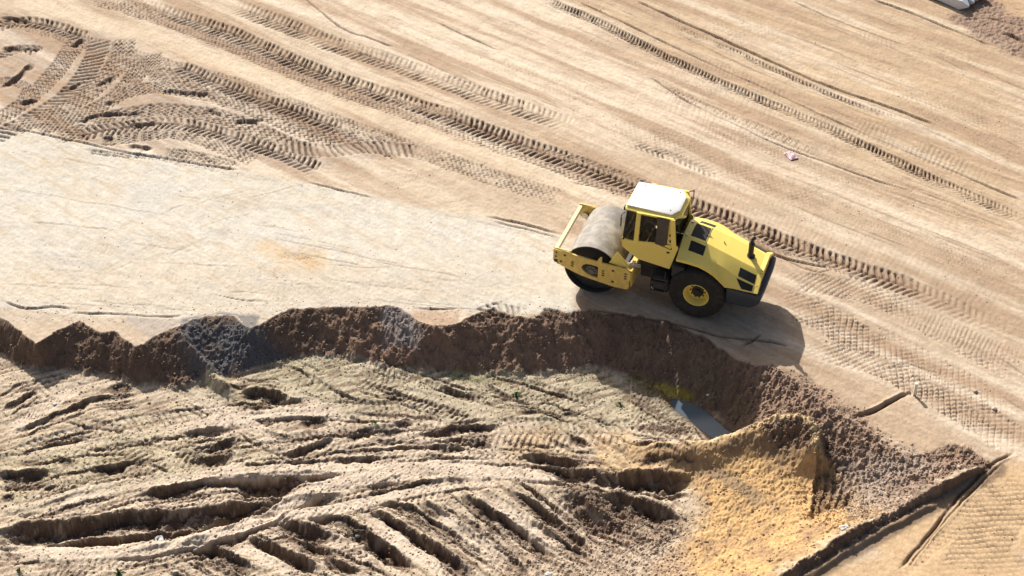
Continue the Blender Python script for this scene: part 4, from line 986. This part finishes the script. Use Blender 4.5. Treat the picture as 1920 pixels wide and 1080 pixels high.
# glass
bm = bmesh.new(); bm_quad(bm, [(2.19, -.70, 1.96), (2.19, .70, 1.96), (2.12, .64, 2.84), (2.12, -.64, 2.84)], .008); g_ = cpart('windscreen', bm, GLS)
bm = bmesh.new()
for k in (-.25, .3): bm_bar(bm, (2.215, k, 1.98), (2.18, k+.14, 2.55), .015)
link('wiper', bm, BLK, g_)
for sy in (1, -1):
    bm = bmesh.new(); bm_quad(bm, [sp_(x, z, sy, -.012) for x, z in [(2.17, 1.95), (1.89, 1.95), (1.875, 2.84), (2.10, 2.84)]], .008); cpart('quarter_window', bm, GLS)
bm = bmesh.new(); bm_quad(bm, [(.75, .44, 2.05), (.75, -.44, 2.05), (.80, -.34, 2.86), (.80, .34, 2.86)], .008); cpart('rear_window', bm, GLS)
for sy in (1, -1):
    bm = bmesh.new(); bm_quad(bm, [(.75, sy*.44, 2.05), (.80, sy*.34, 2.86), (.88, sy*.64, 2.86), (.76, sy*.70, 2.05)], .008); cpart('rear_corner_window', bm, GLS)
# doors
for sy in (1, -1):
    dp = [(1.76, 1.46), (1.765, 1.97), (1.30, 2.03), (1.27, 1.97), (.98, 1.93), (.90, 1.88), (.92, 1.42), (1.70, 1.40)]
    bm = bmesh.new(); bm_quad(bm, [sp_(x, z, sy, .012) for x, z in dp], -.012*sy)
    D_ = cpart('door', bm, YEL)
    bm = bmesh.new()
    for a, b in (((1.77, 1.45), (1.77, 2.82)), ((1.77, 1.45), (1.70, 1.395)), ((1.70, 1.395), (.92, 1.40)), ((.92, 1.40), (.90, 1.90))):
        bm_bar(bm, sp_(*a, sy, .012), sp_(*b, sy, .012), .012)
    link('door_seal', bm, DEC, D_)
    bm = bmesh.new(); bm_quad(bm, [sp_(x, z, sy, .0) for x, z in [(1.75, 1.97), (1.31, 2.03), (1.32, 2.82), (1.75, 2.80)]], .006)
    link('door_window', bm, GLS, D_)
    bm = bmesh.new()
    for a, b in (((1.31, 2.83), (.85, 2.80)), ((.85, 2.80), (.845, 1.92)), ((.845, 1.92), (1.28, 2.02))): bm_bar(bm, sp_(*a, sy, .02), sp_(*b, sy, .02), .025)
    link('window_frame', bm, BLK, D_)
    bm = bmesh.new(); bm_quad(bm, [sp_(x, z, sy, -.004) for x, z in [(.98, 2.80), (.86, 2.79), (.86, 1.95), (.98, 2.0)]], .006); link('window_infill', bm, YEL, D_)
    bm = bmesh.new(); bm_quad(bm, [sp_(x, z, sy, .04) for x, z in [(1.30, 2.00), (1.28, 2.84), (1.20, 2.86), (1.02, 2.84), (.97, 2.72), (.99, 2.1), (1.02, 2.0)]], .014); link('rear_door_glass', bm, paint('dark_smoked_glass', (.02, .022, .02), .12, .1), D_)
    bm = bmesh.new(); bm_box(bm, .88, .96, sy*.79-.02, sy*.79+.02, 1.80, 1.84, bev=.004); bm_cyl(bm, sp_(.89, 2.17, sy, .0), sp_(.89, 2.17, sy, .035), .03, n=12); bm_cyl(bm, sp_(.91, 2.35, sy, 0), sp_(.91, 2.35, sy, .035), .025, n=12); link('handle', bm, BLK, D_)
    bm = bmesh.new(); bm_cyl(bm, sp_(1.10, 1.475, sy, .01), sp_(1.10, 1.475, sy, .022), .058, n=20); link('round_badge', bm, BLK, D_)
    bm = bmesh.new()
    for x, z in ((2.05, 1.78), (1.73, 1.75), (.90, 1.50)): bm_cyl(bm, sp_(x, z, sy, 0), sp_(x, z, sy, .02), .028, n=12)
    cpart('bolt', bm, BLK)
# roof
def ringof(z, pts): return [(x, y_, z) for x, y_ in pts]
R_lo = [(2.20, .66), (.90, .69), (.70, .40), (.70, -.40), (.90, -.69), (2.20, -.66), (2.24, -.5), (2.24, .5)]
R_hi = [(2.18, .55), (.96, .58), (.80, .31), (.80, -.31), (.96, -.58), (2.18, -.55), (2.19, -.45), (2.19, .45)]
bm = bmesh.new(); a = [bm.verts.new(p) for p in ringof(2.80, R_lo)]; a1 = [bm.verts.new(p) for p in ringof(2.845, R_lo)]; b = [bm.verts.new(p) for p in ringof(2.915, R_hi)]
for u, v in ((a, a1), (a1, b)):
    for i in range(8): bm.faces.new((u[i], u[(i+1) % 8], v[(i+1) % 8], v[i]))
bm.faces.new(a); bm.faces.new(b[::-1]); rfo = cpart('roof', bm, YEL)
bm = bmesh.new(); sc_ = lambda f: [(1.5+(x-1.5)*f, y_*f) for x, y_ in R_hi]
q0 = [bm.verts.new(p) for p in ringof(2.905, sc_(1.015))]; q1 = [bm.verts.new(p) for p in ringof(2.935, sc_(1.015))]; q2 = [bm.verts.new(p) for p in ringof(2.965, sc_(.93))]
for u, v in ((q0, q1), (q1, q2)):
    for i in range(8): bm.faces.new((u[i], u[(i+1) % 8], v[(i+1) % 8], v[i]))
bm.faces.new(q0); bm.faces.new(q2[::-1]); link('roof_panel', bm, WHT, rfo, True)
bm = bmesh.new()
for x, y_ in ((2.05, .42), (1.98, -.42), (1.02, .45), (1.0, -.42)): bm_cyl(bm, (x, y_, 2.955), (x, y_, 2.98), .018, n=10)
link('lifting_bolt', bm, paint('bolt_grey', (.3, .27, .2), .6), rfo)
# mirrors and lamps
for sy in (1, -1):
    M_ = cpart('mirror', quad([(2.25, sy*.80, 2.45), (2.22, sy*.92, 2.45), (2.22, sy*.92, 2.76), (2.25, sy*.80, 2.76)], .03), BLK)
    bm = bmesh.new(); bm_bar(bm, (2.20, sy*.68, 2.78), (2.25, sy*.86, 2.78), .02); bm_bar(bm, (2.24, sy*.86, 2.78), (2.24, sy*.86, 2.70), .02); link('mirror_arm', bm, BLK, M_)
    bm = bmesh.new(); bm_box(bm, 2.20, 2.28, sy*.50-.07, sy*.50+.07, 2.74, 2.84, bev=.01); cpart('work_lamp', bm, BLK)
bm = bmesh.new(); bm_bar(bm, (.80, -.66, 2.88), (.70, -.76, 2.88), .02); bm_bar(bm, (.70, -.76, 2.9), (.70, -.76, 2.60), .02); cpart('grab_rail', bm, BLK)
# inside the cab
bm = bmesh.new(); bm_box(bm, 1.02, 1.48, -.26, .26, 1.62, 1.76, bev=.04); bm_box(bm, .98, 1.12, -.25, .25, 1.72, 2.34, bev=.04); bm_box(bm, 1.1, 1.4, -.2, .2, 1.36, 1.62, bev=.02); cpart('seat', bm, SEA, True)
bm = bmesh.new(); bmesh.ops.create_cone(bm, segments=6, radius1=.03, radius2=.03, depth=.5, cap_ends=True, matrix=Matrix.Translation((1.86, 0, 1.75)) @ Matrix.Rotation(-.35, 4, 'Y'))
tor = []
for i in range(24):
    a = 2*math.pi*i/24; tor.append((1.76+.20*math.cos(a), .20*math.sin(a), 2.02+.07*math.cos(a)))
for i in range(24): bm_bar(bm, tor[i], tor[(i+1) % 24], .028)
bm_bar(bm, tor[0], tor[12], .02); bm_bar(bm, tor[6], tor[18], .02); cpart('steering_wheel', bm, SEA, True)
bm = bmesh.new(); bm_box(bm, 1.05, 1.5, .30, .46, 1.70, 1.98, bev=.03); bm_box(bm, 1.95, 2.1, -.4, .4, 1.7, 1.98, bev=.03); bm_box(bm, 1.34, 1.46, .34, .50, 1.98, 2.12, bev=.03); cpart('console', bm, paint('console_grey', (.16, .165, .17), .6, .3), True)
bm = bmesh.new(); bm_box(bm, 1.38, 1.74, .10, .58, 2.70, 2.78, bev=.015); cpart('sun_blind', bm, RED)
bm = bmesh.new(); bm_box(bm, .9, 2.1, -.66, .66, 2.775, 2.797); cpart('headliner', bm, BLK)

# ------------------------------------------------------------------ white concrete piles, top right
CON = paint('white_concrete', (.72, .74, .76), .7, .2, (.5, .5, .5), sc=3)
tips = [((1797, 20), 'white concrete pile with a blunt pointed end, nearest of the row at the top right'), ((1812, 12), 'white pointed concrete pile second from the front of the row'),
        ((1823, 6), 'white pointed concrete pile third from the front, its tip beside the dark churned soil'), ((1836, 0), 'white pointed concrete pile farthest back in the row, cut by the frame')]
g0 = np.array(G(1797, 21)); g1 = np.array(G(1750, 0)); dv = (g1-g0)/np.linalg.norm(g1-g0)
PW = .36
nv_ = np.array([-dv[1], dv[0]])
if nv_[1] < 0: nv_ = -nv_
for i, (px, lab) in enumerate(tips):
    o = g0+nv_*(PW+.015)*i+dv*(.05*((i*7) % 3)-.0)
    h = PW/2
    V = [(0, -h, 0), (0, h, 0), (0, h, PW), (0, -h, PW), (-9, -h, 0), (-9, h, 0), (-9, h, PW), (-9, -h, PW), (.27, -.05, PW*.42), (.27, .05, PW*.42), (.27, .05, PW*.58), (.27, -.05, PW*.58)]
    Fc = [(0, 1, 5, 4), (1, 2, 6, 5), (2, 3, 7, 6), (3, 0, 4, 7), (4, 5, 6, 7), (0, 1, 9, 8), (1, 2, 10, 9), (2, 3, 11, 10), (3, 0, 8, 11), (8, 9, 10, 11)]
    bm = bmesh.new(); vv = [bm.verts.new(p) for p in V]
    for f in Fc: bm.faces.new([vv[k] for k in f])
    bmesh.ops.bevel(bm, geom=[e for e in bm.edges], offset=.015, segments=2, affect='EDGES')
    p_ = link('concrete_pile', bm, CON, None, True, (o[0]+nv_[0]*h, o[1]+nv_[1]*h, .02+gz_at(o[0], o[1])))
    p_.rotation_euler = (0, 0, math.atan2(-dv[1], -dv[0])); tag(p_, lab, 'concrete pile', 'white concrete piles lying side by side')

# ------------------------------------------------------------------ small things lying about
def lump(name, px, py, size, mat, label, cat, flat=.5, seed=1, stretch=1., rz=0., group=None, lift=.2):
    rg = random.Random(seed); bm = bmesh.new(); bmesh.ops.create_icosphere(bm, subdivisions=2, radius=.5)
    for v in bm.verts:
        k = 1+.28*(rg.random()-.5); v.co = Vector((v.co.x*k*stretch, v.co.y*k, v.co.z*k*flat))*size
    x, y_, z = at(px, py)
    o = link(name, bm, mat, None, False, (x, y_, z+size*flat*lift)); o.rotation_euler = (0, 0, rz)
    return tag(o, label, cat, group)
PNK = paint('pink_plastic', (.55, .33, .37), .5, .3, (.8, .75, .72)); STN = paint('white_stone', (.62, .60, .56), .8, .3)
GST = paint('grey_stone', (.30, .29, .27), .85, .4)
def scrap(px, py, size, mat, label, cat, name='plastic_scrap', seed=1):
    rg = random.Random(seed); bm = bmesh.new(); n = 6; g = [[bm.verts.new(((i/n-.5)*size*1.5, (j/n-.5)*size, .03+size*.28*rg.random()*(1 if 0 < i < n and 0 < j < n else .3))) for j in range(n+1)] for i in range(n+1)]
    for i in range(n):
        for j in range(n): bm.faces.new((g[i][j], g[i+1][j], g[i+1][j+1], g[i][j+1]))
    r = bmesh.ops.extrude_face_region(bm, geom=bm.faces[:])
    for v in r['geom']:
        if isinstance(v, bmesh.types.BMVert): v.co.z += .006
    x, y_, z = at(px, py); o = link(name, bm, mat, None, True, (x, y_, z-.015)); o.rotation_euler = (0, 0, rg.random()*3); return tag(o, label, cat)
scrap(1483, 293, .28, PNK, 'crumpled pink and white scrap lying on the graded sand behind the roller', 'litter')
scrap(299, 1014, .20, STN, 'small white scrap on the light ridge between ruts at the lower left', 'litter', seed=4)
scrap(1583, 990, .14, STN, 'pale broken scrap beside the dry stalks near the yellow bank', 'litter', seed=6)
lump('stone', 103, 758, .12, STN, 'small white stone at the left on the flat pit floor', 'stone', seed=2)
lump('stone', 1028, 1077, .14, STN, 'white stone at the bottom edge, just right of the middle', 'stone', seed=3)
lump('stone', 366, 1031, .12, GST, 'pale grey stone in the dark rut right of the white scrap', 'stone', seed=5)
lump('stone', 572, 1023, .10, GST, 'grey stone among the slanting ruts at the lower left', 'stone', seed=6)
lump('stone', 671, 1006, .15, GST, 'grey-green stone on the bank of the slanting ruts near the bottom', 'stone', seed=7)
lump('stone', 1272, 579, .07, STN, 'tiny white pebble beside the rear tyre of the roller', 'stone', seed=8)
lump('stone', 1327, 741, .08, STN, 'tiny white pebble on the dark slope above the puddle', 'stone', seed=9)
lump('stone', 1798, 875, .08, STN, 'tiny white pebble on the debris near the corner of the bank', 'stone', seed=10)
lump('stone', 1576, 884, .20, paint('dark_clod', (.10, .06, .045), .9, .3), 'dark round clod above the dry stalks', 'clod', .8, seed=11)
lump('stone', 1864, 767, .14, paint('pale_clod', (.50, .42, .33), .9, .3), 'pale round clod in the mesh of tyre marks at the right edge', 'clod', .6, seed=12)
lump('stone', 1828, 734, .13, paint('pale_clod', (.46, .38, .29), .9, .3), 'pale clod on smooth sand above the tyre marks at the right', 'clod', .6, seed=13)
# survey peg
x, y_, z = at(1714, 740); bm = bmesh.new(); bm_box(bm, -.035, .035, -.035, .035, -.1, .36, bev=.004); bm_box(bm, -.045, .045, -.045, .045, .362, .40, bev=.004)
tag(link('survey_peg', bm, paint('pale_wood', (.75, .70, .60), .7, .2), None, False, (x, y_, z)), 'short pale wooden peg at the end of the dark scrape line', 'peg')
# dry stalks
bm = bmesh.new(); rg = random.Random(3); 
for i in range(22):
    a = rg.random()*6.28; L_ = rg.uniform(.15, .5); x0, y0 = rg.uniform(-.4, .4), rg.uniform(-.22, .22)
    bm_cyl(bm, (x0, y0, rg.uniform(.0, .1)), (x0+L_*math.cos(a), y0+L_*.6*math.sin(a), rg.uniform(.02, .2)), .010, .005, n=5)
x, y_, z = at(1603, 967); tag(link('dry_stalks', bm, paint('dry_stalk', (.42, .36, .29), .8, .3), None, False, (x, y_, z)), 'tangle of dry broken stalks on the debris beside the yellow heap', 'stalks')
# weeds
LEAF = paint('weed_leaf', (.075, .13, .025), .6, .2, (.12, .12, .04))
def weed(px, py, sz, n, label, seed):
    rg = random.Random(seed); bm = bmesh.new()
    for i in range(n):
        a = rg.random()*6.28; L_ = sz*rg.uniform(.5, 1); r0 = rg.random()*sz*.35; e_ = rg.uniform(.3, 1.2); b0 = Vector((r0*math.cos(a*3), r0*math.sin(a*3), 0))
        d = Vector((math.cos(a)*math.cos(e_), math.sin(a)*math.cos(e_), math.sin(e_))); sd = Vector((-math.sin(a), math.cos(a), 0))*L_*.16
        v = [bm.verts.new(b0), bm.verts.new(b0+d*L_*.5+sd), bm.verts.new(b0+d*L_+Vector((0, 0, -.15*L_))), bm.verts.new(b0+d*L_*.5-sd)]; bm.faces.new(v)
    x, y_, z = at(px, py); return tag(link('weed', bm, LEAF, None, False, (x, y_, z)), label, 'weed')
weed(968, 742, .17, 45, 'larger green weed tuft on the flat floor below the middle of the slope', 1)
weed(1163, 760, .14, 26, 'green weed tuft on the pale floor left of the puddle', 2)
weed(222, 1076, .20, 26, 'low green weed at the bottom edge left of the ruts', 3)
weed(703, 795, .14, 16, 'very small green weed between ruts left of the middle', 4)
weed(36, 1073, .16, 18, 'small weed in the bottom left corner', 5)
bm = bmesh.new(); rg = random.Random(9)
gm = (zone([(560,668),(740,690),(960,702),(1150,698),(1150,712),(960,722),(740,708),(560,684)], .1, True, .1)+zone([(560,680),(950,712),(1120,710),(1200,760),(1000,780),(700,740)], .3, True, .3)*.25
      +zone([(0,850),(300,790),(480,840),(260,900),(0,960)], .5, True, .5)*.2)*INNER
p = gm.ravel().astype(float); p /= p.sum(); ids = RNG.choice(len(p), 2200, p=p)
for i in ids:
    q = Vector(XYZ[i].tolist())+Vector((rg.gauss(0, .02), rg.gauss(0, .02), 0)); a = rg.random()*6.28; L_ = rg.uniform(.02, .065)
    d = Vector((math.cos(a), math.sin(a), rg.uniform(.3, 1.3))).normalized(); sd = Vector((-math.sin(a), math.cos(a), 0))*L_*.22
    bm.faces.new([bm.verts.new(q-sd), bm.verts.new(q+sd), bm.verts.new(q+d*L_)])
tag(link('sparse_grass', bm, LEAF, None, False), 'sparse short grass blades along the foot of the slope', 'grass', kind='stuff')

# ------------------------------------------------------------------ pieces that stand apart become objects of their own
def split_loose(o):
    me = o.data; bm = bmesh.new(); bm.from_mesh(me); bm.verts.ensure_lookup_table(); seen = set(); isl = []
    for v in bm.verts:
        if v.index in seen: continue
        st_ = [v]; grp = set()
        while st_:
            q_ = st_.pop()
            if q_.index in grp: continue
            grp.add(q_.index); st_ += [e.other_vert(q_) for e in q_.link_edges]
        seen |= grp; isl.append(grp)
    bm.free()
    if len(isl) < 2: return
    vs = [v.co.copy() for v in me.vertices]; fs = [(tuple(p.vertices), p.use_smooth) for p in me.polygons]; mat = me.materials[0]
    for k, g in enumerate(isl):
        ix = sorted(g); mp = {a: i for i, a in enumerate(ix)}; ff = [(f, sm) for f, sm in fs if f[0] in g]
        m2 = bpy.data.meshes.new(o.name.split('.')[0]); m2.from_pydata([vs[a] for a in ix], [], [tuple(mp[a] for a in f) for f, _ in ff]); m2.materials.append(mat)
        for p, (_, sm) in zip(m2.polygons, ff): p.use_smooth = sm
        m2.set_sharp_from_angle(angle=math.radians(38))
        if k == 0: o.data = m2
        else:
            n2 = bpy.data.objects.new(o.name.split('.')[0], m2); COL.objects.link(n2); n2.parent = o.parent; n2.location = o.location
for o in list(COL.objects):
    if o.type == 'MESH' and o.name.split('.')[0] in ('slot', 'wheel_nut', 'hinge', 'lifting_bolt', 'bolt', 'hydraulic_hose', 'wiper', 'handle', 'stencil_mark'): split_loose(o)
